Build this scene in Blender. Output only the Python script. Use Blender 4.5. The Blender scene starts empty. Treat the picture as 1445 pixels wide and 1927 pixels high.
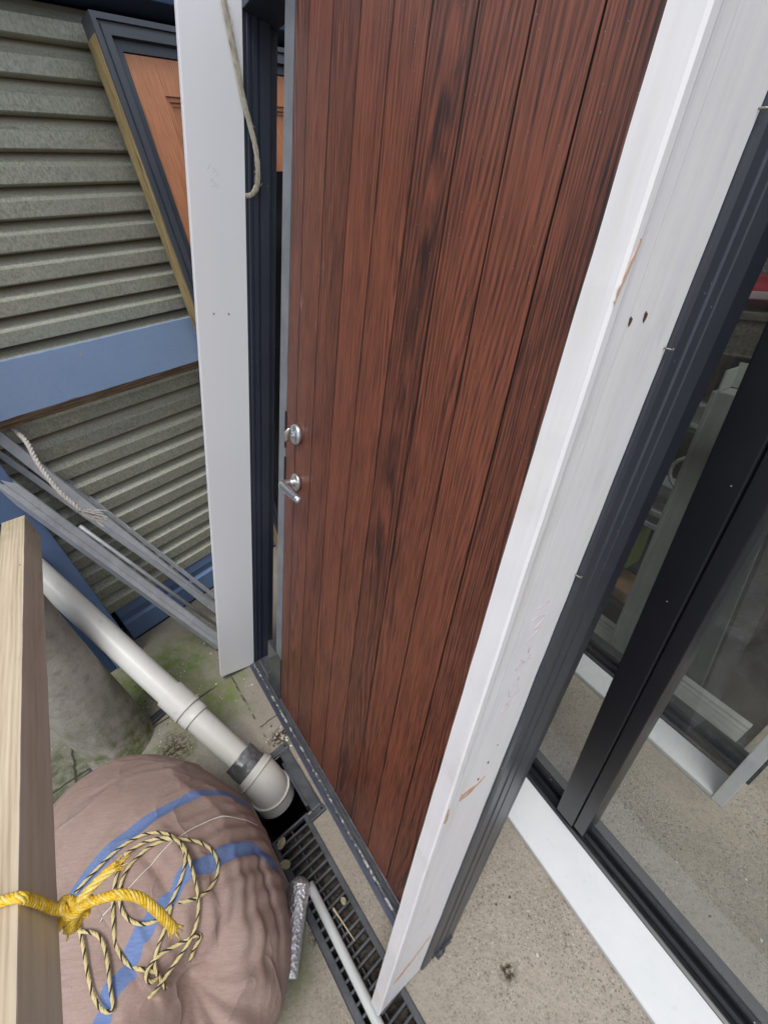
import bpy, bmesh, math, random
from mathutils import Vector, Matrix, noise
random.seed(7)
sc = bpy.context.scene
col = sc.collection
# ---------------------------------------------------------------- camera
cam = bpy.data.objects.new('camera', bpy.data.cameras.new('camera')); col.objects.link(cam)
cam.data.sensor_fit = 'HORIZONTAL'; cam.data.sensor_width = 36; cam.data.lens = 19.2564
cam.data.clip_start = 0.02; cam.data.clip_end = 500
R_ = Matrix(((0.992135, 0.12517, 0.0), (-0.072421, 0.574029, -0.815626), (-0.102092, 0.809211, 0.578579)))
cam.matrix_world = Matrix.Translation((0, 0, 1.6)) @ R_.to_4x4()
sc.camera = cam
sc.render.resolution_x = 767; sc.render.resolution_y = 1024
# ---------------------------------------------------------------- sky and light (bright overcast)
SUN_EL, SUN_AZ = math.radians(72), math.radians(185)
w = bpy.data.worlds.new("World"); sc.world = w; w.use_nodes = True
nt = w.node_tree; bg = nt.nodes['Background']
sky = nt.nodes.new('ShaderNodeTexSky'); sky.sky_type = 'NISHITA'; sky.sun_disc = False
sky.sun_elevation = SUN_EL; sky.sun_rotation = SUN_AZ; sky.air_density = 1.0; sky.dust_density = 2.0
hs = nt.nodes.new('ShaderNodeHueSaturation'); hs.inputs['Saturation'].default_value = 0.38
nt.links.new(sky.outputs[0], hs.inputs['Color']); nt.links.new(hs.outputs[0], bg.inputs[0])
bg.inputs[1].default_value = 0.15
sun = bpy.data.objects.new('sun', bpy.data.lights.new('sun', 'SUN')); col.objects.link(sun)
sun.data.energy = 1.4; sun.data.angle = math.radians(22); sun.data.color = (1, .98, .96)
sd = Vector((math.sin(SUN_AZ)*math.cos(SUN_EL), math.cos(SUN_AZ)*math.cos(SUN_EL), math.sin(SUN_EL)))
sun.rotation_euler = sd.to_track_quat('Z', 'Y').to_euler()
sc.view_settings.view_transform = 'Standard'; sc.view_settings.look = 'None'
sc.view_settings.exposure = 0.42; sc.view_settings.gamma = 1
# ---------------------------------------------------------------- material helpers
class N:
    def __init__(s, name, rough=.6, metal=0., spec=.5):
        s.m = bpy.data.materials.new(name); s.m.use_nodes = True; s.t = s.m.node_tree
        s.b = s.t.nodes['Principled BSDF']; s.b.inputs['Roughness'].default_value = rough
        s.b.inputs['Metallic'].default_value = metal; s.b.inputs['Specular IOR Level'].default_value = spec
        s.tc = s.t.nodes.new('ShaderNodeTexCoord')
        s.P = s.tc.outputs['Object']
    def n(s, typ): return s.t.nodes.new('ShaderNode'+typ)
    def put(s, inp, v):
        if isinstance(v, bpy.types.NodeSocket): s.t.links.new(v, inp)
        elif v is not None:
            try: inp.default_value = v
            except Exception: inp.default_value = (*v, 1)
    def math(s, op, a, b=0., c=None):
        n = s.n('Math'); n.operation = op; s.put(n.inputs[0], a); s.put(n.inputs[1], b)
        if c is not None: s.put(n.inputs[2], c)
        return n.outputs[0]
    def xyz(s, v=None):
        n = s.n('SeparateXYZ'); s.put(n.inputs[0], v or s.P); return n.outputs
    def comb(s, x, y, z):
        n = s.n('CombineXYZ')
        for i, v in enumerate((x, y, z)): s.put(n.inputs[i], v)
        return n.outputs[0]
    def scale(s, v, k):
        n = s.n('Mapping'); s.put(n.inputs[0], v or s.P); n.inputs['Scale'].default_value = k; return n.outputs[0]
    def noise(s, sc_=5., det=3., rg=.55, vec=None, dist=0.):
        n = s.n('TexNoise'); s.put(n.inputs['Vector'], vec or s.P); n.inputs['Scale'].default_value = sc_
        n.inputs['Detail'].default_value = det; n.inputs['Roughness'].default_value = rg; n.inputs['Distortion'].default_value = dist
        return n.outputs['Fac']
    def vor(s, sc_=5., vec=None, feat='F1', out='Distance', rnd=1.):
        n = s.n('TexVoronoi'); n.feature = feat; s.put(n.inputs['Vector'], vec or s.P); n.inputs['Scale'].default_value = sc_
        n.inputs['Randomness'].default_value = rnd
        return n.outputs[out]
    def ramp(s, f, stops):
        n = s.n('ValToRGB'); s.put(n.inputs[0], f); e = n.color_ramp.elements
        while len(e) < len(stops): e.new(.5)
        for i, (p, c) in enumerate(stops):
            e[i].position = p; e[i].color = (*c, 1) if isinstance(c, tuple) else (c, c, c, 1)
        return n.outputs[0]
    def mix(s, f, a, b, mode='MIX'):
        n = s.n('Mix'); n.data_type = 'RGBA'; n.blend_type = mode
        s.put(n.inputs['Factor'], f)
        for k, v in (('A', a), ('B', b)):
            i = [q for q in n.inputs if q.name == k and q.type == 'RGBA'][0]
            s.put(i, v if isinstance(v, bpy.types.NodeSocket) else (*v, 1))
        return [q for q in n.outputs if q.type == 'RGBA'][0]
    def sat(s, lo, hi, v):   # linear step clamp
        n = s.n('MapRange'); s.put(n.inputs[0], v); s.put(n.inputs[1], lo); s.put(n.inputs[2], hi); n.clamp = True
        return n.outputs[0]
    def color(s, c): s.put(s.b.inputs['Base Color'], c if isinstance(c, bpy.types.NodeSocket) else (*c, 1)); return s
    def rough(s, v): s.put(s.b.inputs['Roughness'], v); return s
    def bump(s, h, strength=.4, dist=.002):
        n = s.n('Bump'); s.put(n.inputs['Height'], h); n.inputs['Strength'].default_value = strength
        n.inputs['Distance'].default_value = dist; s.t.links.new(n.outputs[0], s.b.inputs['Normal']); return s

def plain(name, c, rough=.6, metal=0., var=.12, sc_=14., spec=.5, bump=.1, dirt=None):
    a = N(name, rough, metal, spec)
    f = a.noise(sc_, 5, .6)
    lo = tuple(x*(1-var) for x in c); hi = tuple(min(1, x*(1+var)) for x in c)
    cc = a.mix(a.sat(.3, .7, f), lo, hi)
    if dirt: cc = a.mix(a.sat(.55, .75, a.noise(sc_*2.3, 6, .7)), cc, dirt)
    a.color(cc); a.rough(a.sat(-1.2+rough, 2.2+rough, f) if False else rough)
    if bump: a.bump(a.noise(sc_*12, 3), bump, .001)
    return a.m

def wood_lam(name, bright, dark, plank=None, seed=0., k=(7., .5), A=150., B=430., rough=.42, pale=None):
    a = N(name, rough, 0, .5)
    x, y, z = a.xyz()
    if plank:
        pi = a.math('FLOOR', a.math('DIVIDE', a.math('SUBTRACT', x, plank[0]), plank[1]))
    else: pi = 0.
    off = a.math('MULTIPLY', pi, 3.77) if plank else seed
    v = a.comb(a.math('ADD', a.math('MULTIPLY', x, k[0]), off), off, a.math('ADD', a.math('MULTIPLY', z, k[1]), off))
    fld = a.noise(1.0, 2, .5, v)
    wob = a.noise(1., 3, .6, a.comb(a.math('MULTIPLY', x, 40.), off, a.math('MULTIPLY', z, 9.)))
    ph = a.math('ADD', a.math('MULTIPLY', fld, A), a.math('MULTIPLY', x, B))
    ph = a.math('ADD', ph, a.math('MULTIPLY', wob, 3.))
    ring = a.math('SINE', ph)
    fib = a.noise(1., 4, .65, a.comb(a.math('MULTIPLY', x, 420.), off, a.math('MULTIPLY', z, 11.)))
    fine = a.math('SINE', a.math('MULTIPLY', ph, 3.1))
    broad = a.noise(1., 3, .6, a.comb(a.math('MULTIPLY', x, 17.), off, a.math('MULTIPLY', z, 1.7)))
    t = a.math('ADD', a.math('MULTIPLY', ring, .13), a.math('MULTIPLY', fib, 1.7))
    t = a.math('ADD', t, a.math('MULTIPLY', fine, .06))
    t = a.math('ADD', t, a.math('MULTIPLY', broad, .42))
    if plank:
        wn = a.n('TexWhiteNoise'); wn.noise_dimensions = '1D'; a.put(wn.inputs['W'], pi); t = a.math('ADD', t, a.math('MULTIPLY', a.math('SUBTRACT', wn.outputs['Value'], .5), .16))
    mid = tuple((p+q)/2*.92 for p, q in zip(bright, dark))
    c = a.ramp(a.sat(.74, 1.34, t), [(0., dark), (.35, mid), (.7, bright), (1., tuple(min(1, q*1.3) for q in bright))])
    pore = a.sat(.60, .72, a.noise(1., 2, .6, a.comb(a.math('MULTIPLY', x, 900.), off, a.math('MULTIPLY', z, 16.))))
    c = a.mix(a.math('MULTIPLY', pore, .7), c, dark)
    if pale:   # handling scuffs (dry white marks) near the lock side
        sm = a.noise(1., 4, .7, a.comb(a.math('MULTIPLY', x, 24.), 3., a.math('MULTIPLY', z, 13.)))
        msk = a.math('MULTIPLY', a.sat(.60, .70, sm), a.math('MULTIPLY', a.sat(.52, .36, x), a.math('MULTIPLY', a.sat(1.25, 1.35, z), a.sat(1.85, 1.7, z))))
        c = a.mix(a.math('MULTIPLY', msk, .33), c, pale)
    sp = a.sat(.055, .03, a.vor(70., a.comb(x, y, a.math('MULTIPLY', z, .8))))
    c = a.mix(a.math('MULTIPLY', sp, .5), c, (.5, .42, .38))
    a.color(c)
    a.bump(a.math('ADD', fib, a.math('MULTIPLY', pore, -.6)), .25, .0006)
    return a.m

# ---------------------------------------------------------------- mesh helpers
def link(name, bm, mats, parent=None, M=None, smooth=False):
    me = bpy.data.meshes.new(name); bm.normal_update(); bm.to_mesh(me); bm.free()
    for m in (mats if isinstance(mats, (list, tuple)) else [mats]): me.materials.append(m)
    if smooth:
        for p in me.polygons: p.use_smooth = True
    o = bpy.data.objects.new(name, me); col.objects.link(o)
    if parent: o.parent = parent
    if M: o.matrix_local = M
    return o
def tag(o, label=None, cat=None, group=None, kind=None):
    if label: o['label'] = label
    if cat: o['category'] = cat
    if group: o['group'] = group
    if kind: o['kind'] = kind
    return o
def root(name, label, cat, M=None, group=None):
    o = bpy.data.objects.new(name, None); col.objects.link(o); o.empty_display_size = .1
    if M: o.matrix_world = M
    return tag(o, label, cat, group)
def frame(P, X, Y, Z): return Matrix((( X[0], Y[0], Z[0], P[0]), (X[1], Y[1], Z[1], P[1]), (X[2], Y[2], Z[2], P[2]), (0, 0, 0, 1)))
def box(bm, x0, x1, y0, y1, z0, z1, bev=0., mi=0, M=None):
    vs = [bm.verts.new(v) for v in ((x0, y0, z0), (x1, y0, z0), (x1, y1, z0), (x0, y1, z0), (x0, y0, z1), (x1, y0, z1), (x1, y1, z1), (x0, y1, z1))]
    fs = [bm.faces.new([vs[i] for i in f]) for f in ((3, 2, 1, 0), (4, 5, 6, 7), (0, 1, 5, 4), (1, 2, 6, 5), (2, 3, 7, 6), (3, 0, 4, 7))]
    for f in fs: f.material_index = mi
    if bev > 0:
        es = list({e for f in fs for e in f.edges})
        r = bmesh.ops.bevel(bm, geom=es, offset=bev, segments=2, affect='EDGES', profile=.6)
        for f in r['faces']: f.material_index = mi
        vs = list({v for f in r['faces'] for v in f.verts} | {v for v in vs if v.is_valid})
    if M is not None:
        for v in vs: v.co = M @ v.co
    return vs
def obox(name, dims, mat, parent=None, bev=.002, M=None):
    bm = bmesh.new(); box(bm, *dims, bev=bev); return link(name, bm, mat, parent, M)
def prism(bm, prof, a0, a1, axis='z', mi=0, close=True):
    """extrude a closed 2-D profile; axis z: prof=(x,y); axis x: prof=(y,z); axis y: prof=(x,z)"""
    def P(p, a):
        return {'z': (p[0], p[1], a), 'x': (a, p[0], p[1]), 'y': (p[0], a, p[1])}[axis]
    A = [bm.verts.new(P(p, a0)) for p in prof]; B = [bm.verts.new(P(p, a1)) for p in prof]
    n = len(prof)
    for i in range(n): bm.faces.new((A[i], A[(i+1) % n], B[(i+1) % n], B[i])).material_index = mi
    bm.faces.new(A[::-1]).material_index = mi; bm.faces.new(B).material_index = mi
    return A+B
def fixn(bm): bmesh.ops.recalc_face_normals(bm, faces=bm.faces[:])
def catmull(pts, seg=8):
    pts = [Vector(p) for p in pts]
    if len(pts) < 3: return pts
    P = [2*pts[0]-pts[1]]+pts+[2*pts[-1]-pts[-2]]; out = []
    for i in range(1, len(P)-2):
        for j in range(seg):
            t = j/seg; a, b, c, d = P[i-1:i+3]
            out.append(.5*((2*b)+(c-a)*t+(2*a-5*b+4*c-d)*t*t+(3*b-a-3*c+d)*t**3))
    out.append(pts[-1]); return out
def resample(pts, step):
    out = [pts[0].copy()]; acc = 0.
    for a, b in zip(pts[:-1], pts[1:]):
        L = (b-a).length
        if L < 1e-9: continue
        while acc+L >= step:
            a = a+(b-a)*((step-acc)/L); L = (b-a).length; acc = 0.; out.append(a.copy())
            if L < 1e-9: break
        acc += L
    return out
def frames(pts):
    T = []
    for i in range(len(pts)):
        d = pts[min(i+1, len(pts)-1)]-pts[max(i-1, 0)]; T.append(d.normalized() if d.length > 1e-9 else Vector((0, 0, 1)))
    u = T[0].orthogonal().normalized(); out = []
    for t in T:
        u = (u-t*u.dot(t)); u = u.normalized() if u.length > 1e-6 else t.orthogonal().normalized()
        out.append((t, u, t.cross(u)))
    return out
def tube(bm, pts, r, n=10, mi=0, cap=True, rf=None, M=None):
    fr = frames(pts); rings = []
    for i, (p, (t, u, v)) in enumerate(zip(pts, fr)):
        rr = r*(rf(i/(len(pts)-1)) if rf else 1)
        rings.append([bm.verts.new((M @ q) if M else q) for q in [p+(u*math.cos(2*math.pi*k/n)+v*math.sin(2*math.pi*k/n))*rr for k in range(n)]])
    for a, b in zip(rings[:-1], rings[1:]):
        for k in range(n):
            f = bm.faces.new((a[k], a[(k+1) % n], b[(k+1) % n], b[k])); f.material_index = mi; f.smooth = True
    if cap:
        bm.faces.new(rings[0][::-1]).material_index = mi; bm.faces.new(rings[-1]).material_index = mi
    return rings
def twisted(bm, pts, r, strands=3, pitch=.03, step=.003, mats=(0, 0, 0), n=6, sr=.56):
    pts = resample(catmull(pts, 10), step); fr = frames(pts)
    for s in range(strands):
        path = []
        for i, (p, (t, u, v)) in enumerate(zip(pts, fr)):
            a = 2*math.pi*(i*step/pitch+s/strands)
            path.append(p+(u*math.cos(a)+v*math.sin(a))*r*(1-sr))
        tube(bm, path, r*sr*1.05, n, mats[s % len(mats)])
def lathe(bm, prof, n=32, M=None, mi=0, cap=True):
    rings = []
    for (r, z) in prof:
        rings.append([bm.verts.new((M or Matrix()) @ Vector((r*math.cos(2*math.pi*k/n), r*math.sin(2*math.pi*k/n), z))) for k in range(n)])
    for a, b in zip(rings[:-1], rings[1:]):
        for k in range(n):
            f = bm.faces.new((a[k], a[(k+1) % n], b[(k+1) % n], b[k])); f.smooth = True; f.material_index = mi
    if cap: bm.faces.new(rings[0][::-1]); bm.faces.new(rings[-1])
def clampground(o, z=.0015):
    M = o.matrix_world.copy() if not o.parent else o.parent.matrix_world @ o.matrix_local
    up = M.to_3x3() @ Vector((0, 0, 1))
    for v in o.data.vertices:
        wz = (M @ v.co).z
        if wz < z: v.co.z += (z-wz)/up.z
def rebase(o):
    """move a world-built mesh's origin to the middle of its base"""
    vs = [v.co for v in o.data.vertices]
    c = Vector(((min(v.x for v in vs)+max(v.x for v in vs))/2, (min(v.y for v in vs)+max(v.y for v in vs))/2, min(v.z for v in vs)))
    o.data.transform(Matrix.Translation(-c)); o.location = c; return o
DATA = {"cordA": [[-0.7235, 0.2835, 0.5482], [-0.7116, 0.301, 0.5505], [-0.692, 0.3219, 0.5512], [-0.6719, 0.3468, 0.5486], [-0.6482, 0.3641, 0.5432], [-0.627, 0.3755, 0.5367], [-0.6017, 0.3774, 0.5295], [-0.5759, 0.3708, 0.5226], [-0.5524, 0.3558, 0.5172], [-0.5315, 0.3354, 0.5127], [-0.5195, 0.3103, 0.5116], [-0.5194, 0.2802, 0.5147], [-0.5272, 0.2526, 0.5182], [-0.5366, 0.2306, 0.52], [-0.5495, 0.2283, 0.5239], [-0.5637, 0.2227, 0.5271], [-0.5829, 0.2254, 0.5321], [-0.6032, 0.2372, 0.5377], [-0.6215, 0.2548, 0.5427], [-0.6325, 0.2764, 0.546], [-0.635, 0.3006, 0.547], [-0.6287, 0.3214, 0.5452], [-0.6126, 0.3432, 0.5395], [-0.593, 0.357, 0.5318], [-0.5642, 0.3607, 0.5209], [-0.5324, 0.3615, 0.5062], [-0.5063, 0.3566, 0.4932], [-0.4837, 0.3456, 0.482], [-0.4672, 0.3296, 0.4752], [-0.458, 0.3089, 0.4739], [-0.4599, 0.2862, 0.4799], [-0.4732, 0.2687, 0.4908], [-0.495, 0.2582, 0.5037], [-0.5166, 0.2553, 0.5139]], "cordB": [[-0.6454, 0.3358, 0.5466], [-0.6316, 0.3512, 0.5424], [-0.6075, 0.3611, 0.5351], [-0.5758, 0.3644, 0.5243], [-0.5519, 0.3545, 0.5174], [-0.5295, 0.3331, 0.5123], [-0.5081, 0.3038, 0.5069], [-0.4904, 0.2744, 0.5005], [-0.4793, 0.2486, 0.4951], [-0.4772, 0.226, 0.4929], [-0.4801, 0.2046, 0.4919], [-0.4869, 0.186, 0.4917], [-0.4979, 0.1668, 0.4915], [-0.5116, 0.1502, 0.4913], [-0.5256, 0.1343, 0.4895], [-0.5401, 0.1206, 0.487], [-0.5458, 0.1166, 0.4863]], "cordC": [[-0.6487, 0.3315, 0.5475], [-0.6483, 0.3077, 0.5485], [-0.6445, 0.2811, 0.5476], [-0.6346, 0.2538, 0.5441], [-0.6238, 0.228, 0.5389], [-0.6154, 0.207, 0.5334], [-0.6037, 0.1882, 0.5268], [-0.5861, 0.1743, 0.5198], [-0.5611, 0.1627, 0.5109], [-0.5355, 0.1544, 0.5011], [-0.5158, 0.1504, 0.493], [-0.5231, 0.1447, 0.4932], [-0.5367, 0.1379, 0.4945], [-0.5482, 0.143, 0.4999], [-0.5529, 0.1553, 0.5062], [-0.5443, 0.1751, 0.5108], [-0.5313, 0.1842, 0.5094], [-0.5111, 0.19, 0.5034], [-0.4914, 0.1979, 0.4964], [-0.4765, 0.2081, 0.4905], [-0.4587, 0.2143, 0.4807], [-0.4511, 0.2073, 0.4748], [-0.4618, 0.1976, 0.4802], [-0.4729, 0.19, 0.4852], [-0.4626, 0.1848, 0.4781], [-0.4626, 0.1724, 0.475], [-0.4668, 0.1596, 0.4735]], "cordD": [[-0.7013, 0.2363, 0.5417], [-0.6843, 0.2109, 0.5361], [-0.6691, 0.1869, 0.5289], [-0.6501, 0.1621, 0.5196], [-0.6299, 0.1397, 0.509], [-0.6103, 0.1238, 0.4999], [-0.5911, 0.1168, 0.4943], [-0.5846, 0.1178, 0.4941], [-0.5977, 0.1287, 0.5016], [-0.6116, 0.1501, 0.5133], [-0.6255, 0.1755, 0.5245], [-0.6419, 0.2007, 0.5336], [-0.6576, 0.2203, 0.5393], [-0.6845, 0.2244, 0.5399], [-0.7063, 0.2265, 0.5388]], "cordE": [[-0.5243, 0.2506, 0.517], [-0.5269, 0.2357, 0.517], [-0.53, 0.2144, 0.5154], [-0.5355, 0.1925, 0.5128], [-0.54, 0.1797, 0.5109], [-0.5368, 0.1606, 0.5037], [-0.5274, 0.1449, 0.4947], [-0.5149, 0.1323, 0.4849], [-0.5101, 0.1204, 0.4772]], "stitch": [[-0.662, 0.2337, 0.5395], [-0.6356, 0.2608, 0.5422], [-0.6029, 0.2996, 0.5384], [-0.5716, 0.3448, 0.5243], [-0.5401, 0.3827, 0.4995], [-0.5067, 0.4083, 0.466], [-0.4782, 0.4204, 0.4317], [-0.4489, 0.4311, 0.381], [-0.4321, 0.438, 0.3269]], "yA": [[-0.4284, 0.1302, 1.11], [-0.4095, 0.1322, 1.11], [-0.3964, 0.134, 1.11], [-0.3887, 0.1333, 1.11], [-0.3898, 0.1348, 1.0928], [-0.39, 0.1352, 1.0749], [-0.39, 0.1351, 1.056], [-0.3822, 0.1353, 1.0441]], "ytail1": [[-0.3716, 0.143, 1.0463], [-0.3594, 0.1512, 1.0527], [-0.3463, 0.1601, 1.0566], [-0.3351, 0.1666, 1.057]], "ytail2": [[-0.3648, 0.1376, 1.0474], [-0.3446, 0.1395, 1.0535], [-0.3248, 0.1407, 1.0551], [-0.3083, 0.1389, 1.0439], [-0.2965, 0.132, 1.0256], [-0.2884, 0.125, 1.0071], [-0.2842, 0.1201, 0.9915]], "ytail3": [[-0.3784, 0.1348, 1.0382], [-0.3841, 0.1296, 1.0309], [-0.3931, 0.1258, 1.0169]], "knot": [-0.3761, 0.1384, 1.0398], "strap": [[0.006, -0.0509, 2.1374], [0.006, -0.044, 2.1063], [0.006, -0.0356, 2.0745], [0.006, -0.0246, 2.0329], [0.006, -0.0154, 1.9981], [0.006, -0.0072, 1.9614], [0.006, 0.0095, 1.9151], [0.006, 0.0258, 1.8656], [0.006, 0.0311, 1.8218], [0.006, 0.0278, 1.7861], [0.006, 0.0125, 1.7636], [0.006, -0.0053, 1.7572]], "hand": [[[1.1805, -0.0852, 1.2204], [1.1805, -0.0628, 1.2246]], [[1.1805, -0.0895, 1.203], [1.1805, -0.0748, 1.2046], [1.1805, -0.0623, 1.2011], [1.1805, -0.061, 1.1942], [1.1805, -0.0754, 1.1845], [1.1805, -0.0627, 1.1805], [1.1805, -0.0836, 1.1664]], [[1.1805, -0.0706, 1.1578], [1.1805, -0.0678, 1.1395]], [[1.1805, -0.057, 1.1306], [1.1805, -0.0682, 1.131], [1.1805, -0.083, 1.116], [1.1805, -0.0811, 1.1237], [1.1805, -0.0552, 1.1243]], [[1.1805, -0.0816, 1.1344], [1.1805, -0.0701, 1.1232]], [[1.1805, -0.0688, 1.1009], [1.1805, -0.0681, 1.0895]], [[1.1805, -0.0584, 1.0801], [1.1805, -0.0713, 1.0609], [1.1805, -0.0787, 1.0655], [1.1805, -0.0836, 1.0799]], [[1.1805, -0.0526, 1.0592], [1.1805, -0.0823, 1.0503]], [[1.1805, -0.0662, 1.0379], [1.1805, -0.0863, 1.0331]], [[1.1805, -0.0703, 1.0505], [1.1805, -0.0734, 1.0445], [1.1805, -0.0814, 1.0507]]], "pencil": [[[0.0008, -0.0978, 1.7918], [0.0008, -0.0908, 1.8057]], [[0.0008, -0.0861, 1.7984], [0.0008, -0.0793, 1.7973], [0.0008, -0.0832, 1.7892]], [[0.0008, -0.0794, 1.7944], [0.0008, -0.0709, 1.7907], [0.0008, -0.0765, 1.7836]], [[0.0008, -0.0927, 1.7725], [0.0008, -0.0856, 1.7771]], [[0.0008, -0.0924, 1.7668], [0.0008, -0.0841, 1.7716], [0.0008, -0.0811, 1.7621], [0.0008, -0.0901, 1.7586]], [[0.0008, -0.0807, 1.7695], [0.0008, -0.0722, 1.7642], [0.0008, -0.0796, 1.7575]]], "wrope": [[-1.4043, 1.5336, 1.1694], [-1.3326, 1.4903, 1.1429], [-1.2704, 1.4548, 1.1275], [-1.2208, 1.4156, 1.0895], [-1.1953, 1.3766, 1.0344], [-1.1649, 1.3426, 0.9866], [-1.1272, 1.3071, 0.9364], [-1.0884, 1.2851, 0.8882], [-1.0761, 1.2792, 0.8626]], "frays": [[[-1.0761, 1.2792, 0.8626], [-1.0426, 1.2745, 0.856], [-0.9919, 1.2697, 0.8492]], [[-1.0761, 1.2792, 0.8626], [-1.0431, 1.2723, 0.8529], [-0.9912, 1.2641, 0.8413]], [[-1.0761, 1.2792, 0.8626], [-1.0436, 1.2702, 0.8498], [-0.9905, 1.2585, 0.8334]], [[-1.0761, 1.2792, 0.8626], [-1.0441, 1.268, 0.8468], [-0.9898, 1.2529, 0.8255]], [[-1.0761, 1.2792, 0.8626], [-1.0445, 1.2658, 0.8437], [-0.9891, 1.2473, 0.8177]], [[-1.0761, 1.2792, 0.8626], [-1.045, 1.2636, 0.8406], [-0.9884, 1.2417, 0.8098]]], "bars": [[[-0.8529, 1.2977, 0.03], [-1.3035, 1.316, 1.0009]], [[-0.9186, 1.513, 0.03], [-1.3205, 1.4431, 1.1109]], [[-0.8944, 1.5026, 0.04], [-1.3276, 1.4105, 1.065]], [[-0.8857, 1.3317, 0.02], [-1.3415, 1.3984, 1.0306]], [[-0.9465, 1.5992, 0.03], [-1.3528, 1.5004, 1.1226]]], "rod": [[-0.8965, 1.414, 0.02], [-1.1679, 1.3423, 0.7615]], "wf": [[-0.9976, 1.2599, 0.8483], [-1.0049, 1.2457, 0.8342], [-0.9839, 1.251, 0.8729], [-0.9657, 1.2258, 0.846], [-0.9831, 1.2316, 0.8354], [-0.9845, 1.2282, 0.8127], [-0.9786, 1.2477, 0.8634], [-0.9913, 1.2347, 0.8154], [-0.9912, 1.2237, 0.8209], [-0.9592, 1.2415, 0.8714], [-1.0014, 1.2327, 0.8191], [-0.9654, 1.2308, 0.8353], [-0.9909, 1.2493, 0.8299], [-0.9899, 1.2294, 0.8191], [-0.9726, 1.2463, 0.8374], [-0.9801, 1.2305, 0.8481], [-0.999, 1.2667, 0.8656], [-0.9953, 1.2366, 0.814], [-0.9922, 1.2257, 0.8153], [-0.9612, 1.233, 0.853], [-0.9946, 1.2575, 0.8594], [-1.0019, 1.2719, 0.8639], [-0.9967, 1.2433, 0.8474], [-0.9879, 1.255, 0.8329], [-0.9745, 1.241, 0.8351], [-0.9772, 1.2133, 0.8232]], "pipe": [[-0.619, 0.7241, 0.1146], [-1.1644, 1.1132, 0.5421]]}
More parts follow.
